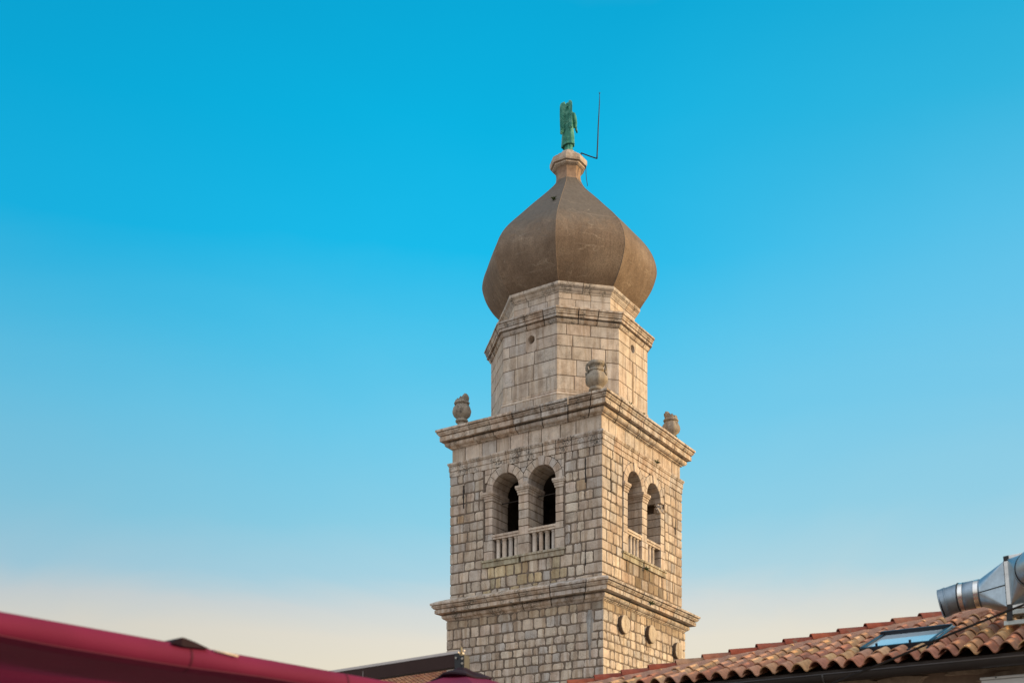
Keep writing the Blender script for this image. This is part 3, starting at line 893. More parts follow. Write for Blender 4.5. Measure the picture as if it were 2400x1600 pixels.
# ------------------------------------------------------------------ copper angel on the dome
ang_rz = -radians(27)          # faces away and to the right: its back is turned to the square
angel = empty('angel_statue', (2.0, 43.48, 27.585), ang_rz)
tag(angel, 'green copper angel statue with tall folded wings standing on the dome cap', 'statue')
def ell(cx, cy, z, rx, ry, n=40, fold=0.0, nf=9, ph=0.0, tilt=0.0):
    o = []
    for k in range(n):
        a = 2 * pi * k / n
        f = 1 + fold * cos(nf * a + ph) + fold * .5 * cos(5 * a + 1.3 + ph * 2)
        o.append((cx + rx * f * cos(a), cy + ry * f * sin(a), z + tilt * cos(a)))
    return o
mb = MB(); GC = (1, 1, 1)
# legs and under-robe, robe, torso, neck (facing +y)
mb.loft([ell(0.02, .0, -.02, .165, .15, fold=.03), ell(.02, 0, .05, .165, .15, fold=.04), ell(.01, 0, .22, .155, .14, fold=.06), ell(.0, 0, .36, .17, .15, fold=.06), ell(0, 0, .42, .12, .12)], GC, True, True, True)
mb.loft([ell(0, 0, .33, .17, .15), ell(-.01, 0, .245, .235, .19, fold=.07, tilt=.03), ell(-.01, 0, .27, .255, .205, fold=.06, tilt=.03), ell(-.01, .0, .42, .245, .20, fold=.055, ph=.3, tilt=.02), ell(-.01, 0, .62, .235, .19, fold=.05, ph=.7),
         ell(-.01, 0, .85, .215, .175, fold=.04, ph=1.0), ell(0, 0, 1.02, .18, .145, fold=.03, ph=1.3), ell(0, 0, 1.10, .168, .135, fold=.01), ell(0, 0, 1.13, .180, .145, fold=.03), ell(0, 0, 1.28, .195, .15, fold=.03), ell(0, .0, 1.42, .215, .145, fold=.015),
         ell(0, 0, 1.50, .19, .12), ell(0, 0, 1.55, .10, .085), ell(0, .01, 1.60, .062, .064), ell(0, .015, 1.66, .06, .065)], GC, True, True, True)
# head with face and curled hair
def blob(c, r, sub=3, amp=0.0, fr=20):
    bm = bmesh.new(); bmesh.ops.create_icosphere(bm, subdivisions=sub, radius=1)
    for v in bm.verts:
        d = 1 + amp * noise.noise(v.co * fr)
        v.co = Vector((c[0] + v.co.x * r[0] * d, c[1] + v.co.y * r[1] * d, c[2] + v.co.z * r[2] * d))
    mb.add_bm(bm, GC, None, True)
blob((0, .02, 1.74), (.10, .105, .125))
for _ in range(46):
    a = rnd.uniform(pi * .95, pi * 2.05); e = rnd.uniform(-.75, 1.3)
    blob((.105 * cos(a) * cos(e), .02 + .105 * sin(a) * cos(e), 1.755 + .125 * sin(e)), (.034, .034, .034), 1)
blob((0, .128, 1.735), (.016, .026, .03), 2)                    # nose
blob((0, .105, 1.685), (.03, .016, .010), 2); blob((0, .10, 1.655), (.03, .03, .022), 2)     # mouth, chin
blob((-.035, .105, 1.765), (.018, .012, .01), 2); blob((.035, .105, 1.765), (.018, .012, .01), 2)
blob((-.10, .03, 1.735), (.014, .022, .03), 2); blob((.10, .03, 1.735), (.014, .022, .03), 2)
# arms: sleeves, forearms, hands with fingers
for sx, elbow, hand in ((1, (.215, .09, 1.13), (.20, .27, 1.0)), (-1, (-.275, .08, 1.12), (-.17, .30, 1.08))):
    sh = Vector((.175 * sx, 0, 1.44)); el_ = Vector(elbow); ha = Vector(hand)
    pts = [sh + (el_ - sh) * k / 5 for k in range(6)] + [el_ + (ha - el_) * k / 5 for k in range(1, 6)]
    mb.tube(pts, .07, 14, GC, True, [.085, .105, .112, .112, .105, .10, .088, .07, .056, .046, .036])
    dr_ = (ha - el_).normalized(); side = dr_.cross(Vector((0, 0, 1))).normalized()
    mb.tube([el_ + dr_ * .01 + Vector((0, 0, -.03)), el_ + dr_ * .03 + Vector((0, 0, -.16))], .07, 10, GC, True, [.075, .05])   # hanging sleeve
    blob(ha + dr_ * .04, (.04, .045, .022), 2)
    for k in range(4):
        b0 = ha + dr_ * .07 + side * (-.03 + .02 * k); ln = (.06, .072, .068, .05)[k]
        mb.tube([b0, b0 + dr_ * ln * .55, b0 + dr_ * ln * .9 + Vector((0, 0, -.02))], .009, 6, GC, True, [.011, .010, .008])
    mb.tube([ha + side * .035 * -sx, ha + side * .055 * -sx + dr_ * .03, ha + side * .05 * -sx + dr_ * .06], .01, 6, GC)
body = mb.build('body', M_patina, angel)
rm = body.modifiers.new('one_skin', 'REMESH'); rm.mode = 'VOXEL'; rm.voxel_size = .013; rm.use_smooth_shade = True
# belt
mb = MB(); mb.loft([ell(0, 0, 1.085, .176, .143), ell(0, 0, 1.09, .186, .153), ell(0, 0, 1.115, .186, .153), ell(0, 0, 1.12, .176, .143)], GC, True, True, False)
mb.build('belt', M_patina, angel)
def wing(d, top, bot, wmax, name='wing'):
    """tall folded wing in the vertical plane that runs along d from the shoulder blade"""
    d = Vector((*d, 0)).normalized(); nrm = Vector((-d.y, d.x, 0))
    root = Vector((.06 if d.x > 0 else -.05, -.09, 0))
    prof_ = []
    nz = 26
    for i in range(nz + 1):
        t_ = i / nz; z = bot + (top - bot) * t_
        lead = wmax * ((.92 + .10 * sin(pi * t_ * .9)) if t_ < .76 else (.92 + .10 * sin(pi * .76 * .9)) * sqrt(max(0, 1 - ((t_ - .76) / .24) ** 2.2)))
        trail = -.05 + (.12 * ((t_ - .78) / .22) ** 2 if t_ > .78 else 0)
        if t_ < .35: trail += ((.35 - t_) / .35) ** 1.3 * wmax * .80
        prof_.append((z, max(trail, -.06), max(lead, trail + .01)))
    mw = MB(); rings = []
    for z, a, b in prof_:
        ring = []
        for k in range(24):
            q = 2 * pi * k / 24
            m_ = (a + b) / 2; h = (b - a) / 2
            th = .030 + .012 * cos(9 * q) * (1 if z < top - .5 else .3)
            pnt = root + d * (m_ + h * cos(q)) + nrm * (th * sin(q) + .05 * ((m_ + h * cos(q)) / wmax) ** 2) + Vector((0, 0, z))
            ring.append(pnt)
        rings.append(ring)
    mw.loft(rings, GC, True, True, True)
    # feather ridges on both faces
    for k in range(5):
        f = .15 + .16 * k
        for sd in (-1, 1):
            pts = []
            for z, a, b in prof_[1:19 - k]:
                pts.append(root + d * (a + (b - a) * f) + nrm * (sd * .034 + .05 * ((a + (b - a) * f) / wmax) ** 2) + Vector((0, 0, z)))
            mw.tube(pts, .011, 5, GC)
    return mw.build(name, M_patina, angel)
wing((-.62, -.78), 1.86, .61, .29)
wing((.62, -.78), 1.86, .76, .30)
angel.scale = (.95, .95, .95)

# ------------------------------------------------------------------ lightning rod and its cable
rod = empty('lightning_rod', (2.448, 43.48, 27.30))
tag(rod, 'thin black lightning rod with a cranked bracket beside the angel statue', 'rod')
mb = MB(); mb.tube([(0, 0, -.02), (0.0, 0, .15), (0.0, 0, .294), (.012, 0, .297), (.3, 0, .19), (.555, 0, .105), (.567, 0, .105)], .021, 8)
mb.build('bracket', M_rod, rod)
mb = MB(); zt = 29.742 - 27.30
mb.tube([(.567, 0, .10), (.575, 0, .3), (.598, 0, .8), (.61, 0, 1.2), (.632, 0, 1.6), (.655, 0, 2.1), (.66, 0, zt)], .014, 8, (1, 1, 1), True, [.024, .023, .022, .021, .019, .015, .007])
for a in (.4, 2.4, 4.3): mb.tube([(.657, 0, zt - .06), (.657 + .04 * cos(a), .04 * sin(a), zt + .01)], .005, 5)
mb.build('mast', M_rod, rod)
mb = MB()
pk = (2.0 + .62, 43.2, 26.93)
mb.tube([(2.0 + .585, 43.2, 27.0), (2.0 + .605, 43.2, 26.93), (2.0 + .608, 43.2, 26.75), (2.0 + .62, 43.18, 26.55), (2.0 + .66, 43.14, 26.24)], .012, 6)
tag(mb.build('rod_cable', M_rod), 'short dark earthing wire hanging from the dome cap to the onion', 'wire')

# ------------------------------------------------------------------ tufts growing on the tower
def tuft(wp, nrm, size, label, seed, droop=.3):
    rr = random.Random(seed); mbt = MB(); nrm = Vector(nrm).normalized()
    for k in range(34):
        d = (nrm * rr.uniform(.3, 1) + Vector((rr.uniform(-1, 1), rr.uniform(-1, 1), rr.uniform(-.4, 1)))).normalized()
        L_ = size * rr.uniform(.4, 1.0); sd = d.cross(Vector((rr.uniform(-1, 1), rr.uniform(-1, 1), rr.uniform(-1, 1)))).normalized() * size * rr.uniform(.07, .14)
        b = Vector((rr.uniform(-.25, .25), rr.uniform(-.25, .25), rr.uniform(-.15, .15))) * size
        p1 = b + d * L_ * .6; p2 = b + d * L_ + Vector((0, 0, -droop * L_ * .5))
        c = (1, 1, 1)
        i = [mbt.vert(q, c) for q in (b, p1 - sd, p2, p1 + sd)]; mbt.face(i)
    tag(mbt.build('wall_plant', M_leaf, None, wp), label, 'plant', 'small plants growing on the tower')
def on_tower(lx, ly, z): return rot_k((lx, ly, z), -PHI) + Vector((2.0, 43.48, 0))
vR = (cos(PHI), -sin(PHI), .2); vL = (-sin(PHI), -cos(PHI), .2)
tuft(on_tower(3.02, .84, 16.31), vR, .17, 'green tuft growing on the string course of the sunny side', 1)
tuft(on_tower(3.07, -.05, 12.40), vR, .15, 'dark tuft under the window sill of the sunny side', 2)
tuft(on_tower(3.42, -.35, 11.12), vR, .16, 'bushy tuft on the lower cornice of the sunny side', 3)
tuft(on_tower(3.1, -1.35, 17.50), (.3, -.4, 1), .20, 'spiky tuft on the cornice just right of the whole urn', 4)
tuft(on_tower(3.2, -.55, 17.46), (.3, -.4, 1), .13, 'small tuft low on the cornice at the foot of the drum', 5)
tuft(on_tower(3.15, 1.7, 17.46), (.3, -.4, 1), .15, 'tuft on the cornice right of the drum, farther from the damaged urn', 6)
tuft(on_tower(3.2, 2.05, 17.46), (.3, -.4, 1), .18, 'tuft on the cornice nearest to the damaged urn', 7)
tuft(on_tower(-2.35, -2.85, 17.46), (-.3, -.4, 1), .16, 'small tuft at the left foot of the drum', 8)
ox = at(1298.6, 489, 43.48 - 1.15)
tuft(on_tower(.47, -1.76, 24.97), (-.4, -1, .5), .17, 'little green plant rooted on the upper slope of the onion dome', 9)

# ------------------------------------------------------------------ tiled house on the right
VX = Vector((cos(PHI), -sin(PHI), 0)); UX = Vector((-sin(PHI), -cos(PHI), 0))     # along the eaves; out towards the square
TS = .355                                   # roof slope
E0 = Vector((-.54, 18.1, 4.31))             # left end of the eaves
house = empty('tiled_house', (E0.x, E0.y, 0))
tag(house, 'house with a terracotta and yellow barrel tiled roof and brown rendered wall', 'house')
hw_ = lambda p: Vector(p) - Vector((E0.x, E0.y, 0))
def roof_pt(s, d, up=0.0):
    nrm = (UX * TS + Vector((0, 0, 1))).normalized()
    return E0 + VX * s - UX * d + Vector((0, 0, TS * d)) + nrm * up
def roof_from_px(px, py, up=0.0):
    """hit of the view ray with the roof plane"""
    nrm = (UX * TS + Vector((0, 0, 1))).normalized(); o = Vector((0, 0, 1.6)); d = Vector(((px - 1200) / F_PX, 1, (HORIZON - py) / F_PX))
    t_ = (nrm.dot(E0) + up - nrm.dot(o)) / nrm.dot(d); p = o + d * t_
    r = p - E0; return r.dot(VX), -r.dot(UX)
def roof_tile_mat():
    m, t, b = mat('clay_roof_tiles')
    a = N(t, 'ShaderNodeAttribute', attribute_name='Col'); ov = obj_vec(t)
    n = noise_tex(t, 9, 8, .7, ov)
    r = ramp_of(t, n.outputs[0], [(.3, (.62, .60, .58)), (.55, (1, 1, 1)), (.75, (1.15, 1.12, 1.05))])
    c = mixc(t, .9, a.outputs['Color'], r.outputs[0], 'MULTIPLY')
    n2 = noise_tex(t, 70, 4, .6, ov); r2 = ramp_of(t, n2.outputs[0], [(.35, (.7, .68, .65)), (.5, (1, 1, 1))])
    c = mixc(t, .5, c, r2.outputs[0], 'MULTIPLY')
    n3 = noise_tex(t, 3.3, 9, .75, ov, .4); r3 = ramp_of(t, n3.outputs[0], [(.50, (0, 0, 0)), (.62, (.75, .75, .75))])
    n4 = noise_tex(t, 30, 4, .7, ov); r4 = ramp_of(t, n4.outputs[0], [(.45, (0, 0, 0)), (.60, (1, 1, 1))])
    c = mixc(t, mixc(t, 1.0, r3.outputs[0], r4.outputs[0], 'MULTIPLY'), c, (.16, .135, .10))
    t.links.new(c, b.inputs['Base Color']); b.inputs['Roughness'].default_value = .82; b.inputs['Specular IOR Level'].default_value = .25
    bump(t, b, n2.outputs[0], .15, .01); return m
M_tile = roof_tile_mat()
PITCH, ROW = .222, .31
HOFF = 1.60
HK = 1.62                                    # run of the hip along the eaves per metre of depth
tile_cols_ = [(.46, .30, .15), (.50, .35, .18), (.40, .22, .13), (.36, .17, .105), (.42, .24, .15), (.48, .33, .19), (.33, .165, .11), (.38, .23, .155), (.44, .27, .15), (.34, .21, .15)]
tile_cols = [(min(.64, c[0] * 1.2), c[1] * 1.01, c[2] * .94) for c in tile_cols_]
mb = MB()
SMAX, DMAX = 8.2, 5.0
tr = random.Random(5)
nC = int(SMAX / PITCH)
def tile_profile(x):
    """height of an S-shaped tile across its pitch, x in 0..1: broad barrel, narrow pan"""
    if x < .68: return .078 * sin(pi * x / .68) ** .75
    return -.026 * sin(pi * (x - .68) / .32)
sk = [roof_from_px(*p, .07) for p in ((2018, 1521.6), (2184.5, 1506.6), (2227.5, 1472), (2070.4, 1488))]
sk_s0 = min(sk[0][0], sk[3][0]); sk_s1 = max(sk[1][0], sk[2][0]); sk_d0 = (sk[0][1] + sk[1][1]) / 2; sk_d1 = (sk[2][1] + sk[3][1]) / 2
print('skylight', sk_s0, sk_s1, sk_d0, sk_d1)
for ci in range(nC):
    s0 = ci * PITCH
    for ri in range(int(DMAX / ROW)):
        d0 = -.06 + ri * ROW; d1 = d0 + ROW + .07
        if s0 + PITCH * .3 < HOFF + HK * (d0 + ROW * .35): continue
        if s0 > sk_s0 - PITCH * .55 and s0 + PITCH < sk_s1 + PITCH * .6 and d0 > sk_d0 - ROW * .35 and d0 < sk_d1 - .08: continue
        c = tr.choice(tile_cols); k = tr.uniform(.82, 1.12); c = tuple(v * k for v in c)
        js, jz, sk_ = tr.uniform(-.010, .010), tr.uniform(-.004, .008), tr.gauss(0, .010)
        if tr.random() < .06: d0 -= tr.uniform(.02, .07)
        n_ = 14; top, bot = [], []
        for dd, lift in ((d0, .026), (d0 + (d1 - d0) * .5, .012), (d1, .0)):
            top.append([roof_pt(s0 + js + sk_ * (dd - d0) / ROW + PITCH * 1.08 * i / n_, dd, tile_profile(min(1, i / n_)) + lift + jz + .012) for i in range(n_ + 1)])
            bot.append([roof_pt(s0 + js + sk_ * (dd - d0) / ROW + PITCH * 1.08 * i / n_, dd, tile_profile(min(1, i / n_)) + lift + jz - .004) for i in range(n_ + 1)])
        mb.loft(top, c, True, False); mb.loft(bot, c, True, False)
        mb.loft([top[0], bot[0]], tuple(v * .92 for v in c), False, False)
        mb.loft([[r_[0] for r_ in top], [r_[0] for r_ in bot]], c, False, False); mb.loft([[r_[-1] for r_ in top], [r_[-1] for r_ in bot]], c, False, False)
mb.v = [tuple(hw_(p)) for p in mb.v]
roof = mb.build('roof', M_tile, house)
# boarding under the tiles and the hipped end slope
mb = MB()
a = [roof_pt(0, 0, -.05), roof_pt(SMAX, 0, -.05), roof_pt(SMAX, DMAX, -.05), roof_pt(HOFF + HK * DMAX, DMAX, -.05)]
mb.poly([hw_(p) for p in a])
mb.poly([hw_(p) for p in (roof_pt(0, 0, -.03), roof_pt(HOFF + HK * DMAX, DMAX, -.03), Vector(roof_pt(0, 2 * DMAX, -.03)) * 1 - Vector((0, 0, TS * 2 * DMAX)))])
mb.poly([hw_(p) for p in (roof_pt(SMAX, DMAX, -.05), roof_pt(HOFF + HK * DMAX, DMAX, -.05), roof_pt(0, 2 * DMAX, 0) - Vector((0, 0, TS * 2 * DMAX)), roof_pt(SMAX, 2 * DMAX, 0) - Vector((0, 0, TS * 2 * DMAX)))])
mb.build('roof_boarding', simple('roof_boards', (.10, .07, .05), .9), roof)
# hip caps stepping up the hip
mb = MB(); hip = lambda t_: roof_pt(HK * t_ + HOFF, t_, 0)
hd = (hip(1) - hip(0)); hl = hd.length; hdir = hd.normalized(); hside = hdir.cross(Vector((0, 0, 1))).normalized(); hup = hside.cross(hdir).normalized()
L0 = 0.0; CL = .385; i = 0
while L0 < hl * 3.25:
    c = tr.choice([(.27, .060, .030), (.24, .052, .030), (.30, .075, .036), (.36, .20, .12), (.26, .07, .042), (.32, .12, .07)])
    rings_t, rings_b = [], []
    for l_, rr, lift in ((0, .125, .155), (.22, .116, .137), (.46, .105, .118)):
        p = hip(0) + hdir * (L0 + l_) + hup * (lift - .06 + tr.uniform(-.002, .002))
        rings_t.append([p + hside * (rr * cos(pi * k / 12)) + hup * (rr * .80 * sin(pi * k / 12)) for k in range(13)])
        rings_b.append([p + hside * ((rr - .016) * cos(pi * k / 12)) + hup * ((rr - .016) * .80 * sin(pi * k / 12)) for k in range(13)])
    mb.loft(rings_t, c, True, False); mb.loft(rings_b, c, True, False); mb.loft([rings_t[0], rings_b[0]], c, False, False)
    L0 += CL
mb.v = [tuple(hw_(p)) for p in mb.v]
mb.build('hip_tiles', M_tile, roof)
# rough pink mortar bedding beside the caps
mb = MB(); rings = []
for i in range(120):
    l_ = hl * 3.25 * i / 119; p = hip(0) + hdir * l_
    n0 = noise.noise(Vector((l_ * 6, 3, 1))); n1 = noise.noise(Vector((l_ * 9, 8, 2)))
    rings.append([p + hside * .26 + hside * .05 * n0 + hup * (-.03), p + hside * (.19 + .04 * n1) + hup * (.05 + .02 * n0), p + hside * .12 + hup * (.09 + .015 * n1), p + hup * .09, p - hside * .14 + hup * .02])
mb.loft(rings, (.40, .22, .155), True, False)
mb.v = [tuple(hw_(p)) for p in mb.v]
# lump where the duct pierces the roof
gs, gd = roof_from_px(2290, 1452)
bm = bmesh.new(); bmesh.ops.create_icosphere(bm, subdivisions=4, radius=1)
for v in bm.verts:
    d = 1 + .18 * noise.noise(v.co * 2.5) + .06 * noise.noise(v.co * 9)
    v.co = Vector((v.co.x * .34 * d, v.co.y * .20 * d, v.co.z * .12 * d))
Mh = Matrix.Translation(hw_(roof_pt(gs, gd, .02))) @ Matrix.Rotation(-PHI, 4, 'Z') @ Matrix.Rotation(radians(-12), 4, 'Y')
mb.add_bm(bm, (.42, .23, .16), Mh, True)
mb.build('mortar_bedding', stone_mat('pink_mortar', .6, .2, 0, .9), roof)
# wall with the rendered face, eaves boards, gutter
M_render = simple('brown_render', (.20, .135, .095), .9, 0, .35, 2.2, .25)
mb = MB()
def hbox(m_b, s0, s1, d0, d1, z0, z1, c=(1, 1, 1)):
    P_ = [E0 + VX * s - UX * d + Vector((0, 0, z - E0.z)) for z in (z0, z1) for d in (d0, d1) for s in (s0, s1)]
    i = [m_b.vert(hw_(p), c) for p in P_]
    for q in ((0, 2, 3, 1), (4, 5, 7, 6), (0, 1, 5, 4), (2, 6, 7, 3), (0, 4, 6, 2), (1, 3, 7, 5)): m_b.face([i[k] for k in q])
hbox(mb, .35, SMAX, .32, 7.5, 0, 4.22)
wallo = mb.build('wall', M_render, house)
mb = MB(); wr = random.Random(9)
for k in range(16):      # patches of thicker old render below the eaves
    s_ = wr.uniform(2.5, 7.6); z_ = 4.18 - wr.uniform(0, .16); n_ = 14; rw = wr.uniform(.15, .55); rh = wr.uniform(.03, .07)
    outl = [(s_ + rw * cos(2 * pi * q / n_) * wr.uniform(.75, 1.15), z_ + rh * sin(2 * pi * q / n_) * wr.uniform(.7, 1.2)) for q in range(n_)]
    A = [mb.vert(hw_(E0 + VX * s - UX * .325 + Vector((0, 0, z - E0.z))), (1, 1, 1)) for s, z in outl]
    B = [mb.vert(hw_(E0 + VX * (s_ + (s - s_) * .85) - UX * (.30 - .0015 * k) + Vector((0, 0, z_ + (z - z_) * .85 - E0.z))), (1, 1, 1)) for s, z in outl]
    mb.face(B)
    for q in range(n_): mb.face((A[q], A[(q + 1) % n_], B[(q + 1) % n_], B[q]))
mb.build('render_patch', simple('pale_render', (.30, .22, .16), .95, 0, .3, 9, .3), wallo)
mb = MB(); hbox(mb, -.05, SMAX, .03, .31, 4.20, 4.235); hbox(mb, -.05, SMAX, .0, .026, 4.13, 4.28)
mb.build('fascia', simple('dark_fascia', (.035, .025, .02), .8), house)
mb = MB(); rings = []
for s_ in (-.1, SMAX):
    ring = []
    for k in range(17):
        a = pi + pi * k / 16
        ring.append(hw_(E0 + VX * s_ - UX * (-.085 + .085 * cos(a)) + Vector((0, 0, -.105 + .085 * sin(a)))))
    for k in range(17):
        a = 2 * pi - pi * k / 16
        ring.append(hw_(E0 + VX * s_ - UX * (-.085 + .080 * cos(a)) + Vector((0, 0, -.105 + .080 * sin(a)))))
    rings.append(ring)
mb.loft(rings, (1, 1, 1), False, True)
front = [hw_(E0 + VX * s_ + UX * .170 + Vector((0, 0, -.105))) for s_ in (-.1, SMAX)]
mb.tube(front, .012, 8)
gut = mb.build('gutter', simple('dark_gutter', (.018, .013, .012), .45, 0, .3, 3), house)
for s_ in (1.6, 2.75, 4.1, 5.3):
    mb = MB(); mb.tube([hw_(E0 + VX * s_ + UX * (.085 + .088 * cos(pi * k / 8)) + Vector((0, 0, -.105 - .088 * sin(pi * k / 8)))) for k in range(9)], .012, 6)
    mb.build('gutter_bracket', simple('bracket_grey', (.05, .045, .042), .5), gut)

# skylight -----------------------------------------------------------
M_frame = simple('skylight_frame', (.012, .016, .022), .4, 0, .2, 8, .05)
sl = empty('skylight', (0, 0, 0)); sl.parent = house
def rbox(m_b, s0, s1, d0, d1, u0, u1):
    P_ = [hw_(roof_pt(s, d, u_)) for u_ in (u0, u1) for d in (d0, d1) for s in (s0, s1)]
    i = [m_b.vert(p) for p in P_]
    for q in ((0, 2, 3, 1), (4, 5, 7, 6), (0, 1, 5, 4), (2, 6, 7, 3), (0, 4, 6, 2), (1, 3, 7, 5)): m_b.face([i[k] for k in q])
mb = MB(); fw = .055
rbox(mb, sk_s0, sk_s1, sk_d0, sk_d0 + fw, -.04, .10); rbox(mb, sk_s0 - .01, sk_s1 + .01, sk_d1 - fw, sk_d1, -.04, .135)
rbox(mb, sk_s0, sk_s0 + fw, sk_d0 + fw, sk_d1 - fw, -.04, .105); rbox(mb, sk_s1 - fw, sk_s1, sk_d0 + fw, sk_d1 - fw, -.04, .105)
rbox(mb, sk_s0 - .03, sk_s1 + .03, sk_d0 - .13, sk_d0 - .002, .03, .045)      # lead apron
for f_ in (.22, .68):
    s_ = sk_s0 + (sk_s1 - sk_s0) * f_; rbox(mb, s_ - .012, s_ + .012, sk_d0 + fw + .01, sk_d0 + fw + .04, .085, .13)
skf = mb.build('skylight_frame', M_frame, sl)
mg, t_, b_ = mat('skylight_glass'); b_.inputs['Base Color'].default_value = (.50, .58, .62, 1); b_.inputs['Roughness'].default_value = .06; b_.inputs['Metallic'].default_value = .0; b_.inputs['Specular IOR Level'].default_value = 1.0; b_.inputs['IOR'].default_value = 2.2
mb = MB(); rbox(mb, sk_s0 + fw - .004, sk_s1 - fw + .004, sk_d0 + fw - .004, sk_d1 - fw + .004, .05, .082)
mb.build('pane', mg, sl)
mb = MB(); rbox(mb, sk_s1 + .004, sk_s1 + .05, sk_d0 + .02, sk_d1 - .01, .06, .098)
mb.tube([hw_(roof_pt(sk_s1 + .03, sk_d0 + .1, .12)), hw_(roof_pt(sk_s1 + .03, sk_d1 - .1, .12))], .010, 6)
mb.build('side_flashing', simple('flashing_metal', (.25, .28, .30), .35, .8, .2, 6), sl)

# grey cabinet on the wall at the right edge of the frame
abx = empty('wall_cabinet', hw_(Vector((0, 0, 0))))
abx.location = (0, 0, 0)
tag(abx, 'pale grey metal cabinet mounted under the gutter at the right edge', 'cabinet')
M_cab = simple('pale_cabinet', (.46, .45, .43), .5, 0, .06, 3, .03)
def wall_px(px, py, d=.32):
    """hit of the view ray with the house wall plane set d metres behind the eaves"""
    o = Vector((0, 0, 1.6)); dd = Vector(((px - 1200) / F_PX, 1, (HORIZON - py) / F_PX)); n_ = UX
    t_ = (n_.dot(E0) - d - n_.dot(o)) / n_.dot(dd); return o + dd * t_
cpt = wall_px(2299, 1587, .12); cs = (cpt - E0).dot(VX); cz = cpt.z
mb = MB(); Mc = Matrix.Translation(Vector((E0.x, E0.y, 0)) + VX * cs - UX * .12) @ Matrix.Rotation(-PHI, 4, 'Z')
mb.bbox(0, .95, 0, .19, cz - .70, cz - .035, .012, (1, 1, 1), Mc); mb.build('case', M_cab, abx)
mb = MB(); mb.bbox(-.012, .962, -.015, .19, cz - .032, cz, .01, (1, 1, 1), Mc); lid = mb.build('lid', M_cab, abx)
mb = MB(); mb.tube([Mc @ Vector((.17, -.012, cz - .016)), Mc @ Vector((.17, -.022, cz - .016))], .009, 10); mb.build('screw', M_black, lid)

# ------------------------------------------------------------------ galvanised ventilation duct on the roof
def galv(name, base=(.50, .53, .56), rough=.32):
    m, t, b = mat(name); ov = obj_vec(t)
    vo = N(t, 'ShaderNodeTexVoronoi'); vo.inputs['Scale'].default_value = 28; t.links.new(ov, vo.inputs['Vector'])
    n = noise_tex(t, 3, 6, .6, ov)
    r = ramp_of(t, n.outputs[0], [(.3, tuple(c * .75 for c in base)), (.7, tuple(c * 1.1 for c in base))])
    rv = ramp_of(t, vo.outputs['Color'], [(0, (.85, .85, .85)), (1, (1.1, 1.1, 1.1))])
    c = mixc(t, .6, r.outputs[0], rv.outputs[0], 'MULTIPLY')
    t.links.new(c, b.inputs['Base Color']); b.inputs['Metallic'].default_value = .95; b.inputs['Roughness'].default_value = rough
    bump(t, b, n.outputs[0], .06, .03); return m
M_galv = galv('galvanised_sheet', (.44, .53, .60), .42); M_pipe = galv('galvanised_pipe', (.26, .32, .37), .45)
M_tape = galv('aluminium_tape', (.72, .70, .66), .2)
DB = at(2361, 1428, 15.0)        # near-left foot corner of the square box
duct = empty('ventilation_duct', DB)
tag(duct, 'galvanised metal ventilation duct with a square box and round pipes on the tiled roof', 'duct')
tl = radians(4.2)                # the whole run leans a little, as it was hung
RT = Matrix.Rotation(-PHI, 4, 'Z') @ Matrix.Rotation(-tl, 4, 'Y')
# local frame: +x along the eaves to the right, -y towards the square, z up; origin at near-left foot
BH, BW, BD = .66, .62, .62
fwid = .05
mb = MB()
for (x0, x1, y0, y1, z0, z1) in ((0, fwid, 0, fwid, .06, BH - .06), (BW - fwid, BW, 0, fwid, .06, BH - .06), (0, fwid, BD - fwid, BD, .06, BH - .06), (BW - fwid, BW, BD - fwid, BD, .06, BH - .06),
        (.06, BW - .06, 0, fwid, 0, fwid), (.06, BW - .06, 0, fwid, BH - fwid, BH), (.06, BW - .06, BD - fwid, BD, 0, fwid), (.06, BW - .06, BD - fwid, BD, BH - fwid, BH),
        (0, fwid, .06, BD - .06, 0, fwid), (0, fwid, .06, BD - .06, BH - fwid, BH), (BW - fwid, BW, .06, BD - .06, 0, fwid), (BW - fwid, BW, .06, BD - .06, BH - fwid, BH)):
    mb.bbox(x0, x1, y0, y1, z0, z1, .004, (1, 1, 1), RT)
mb.build('box_frame', galv('frame_aluminium', (.62, .62, .60), .4), duct)
for x in (0, BW):
    for y in (0, BD):
        for z in (0, BH):
            sx, sy, sz = (1 if x == 0 else -1), (1 if y == 0 else -1), (1 if z == 0 else -1)
            mb = MB(); mb.bbox(min(x, x + sx * .062) - .002, max(x, x + sx * .062) + .002, min(y, y + sy * .062) - .002, max(y, y + sy * .062) + .002, min(z, z + sz * .062) - .002, max(z, z + sz * .062) + .002, .006, (1, 1, 1), RT)
            mb.build('corner_block', M_black, duct)
mb = MB(); mb.box(.03, BW - .01, .012, BD - .01, .012, BH - .012, (1, 1, 1), RT)
mb.build('box_panel', M_galv, duct)
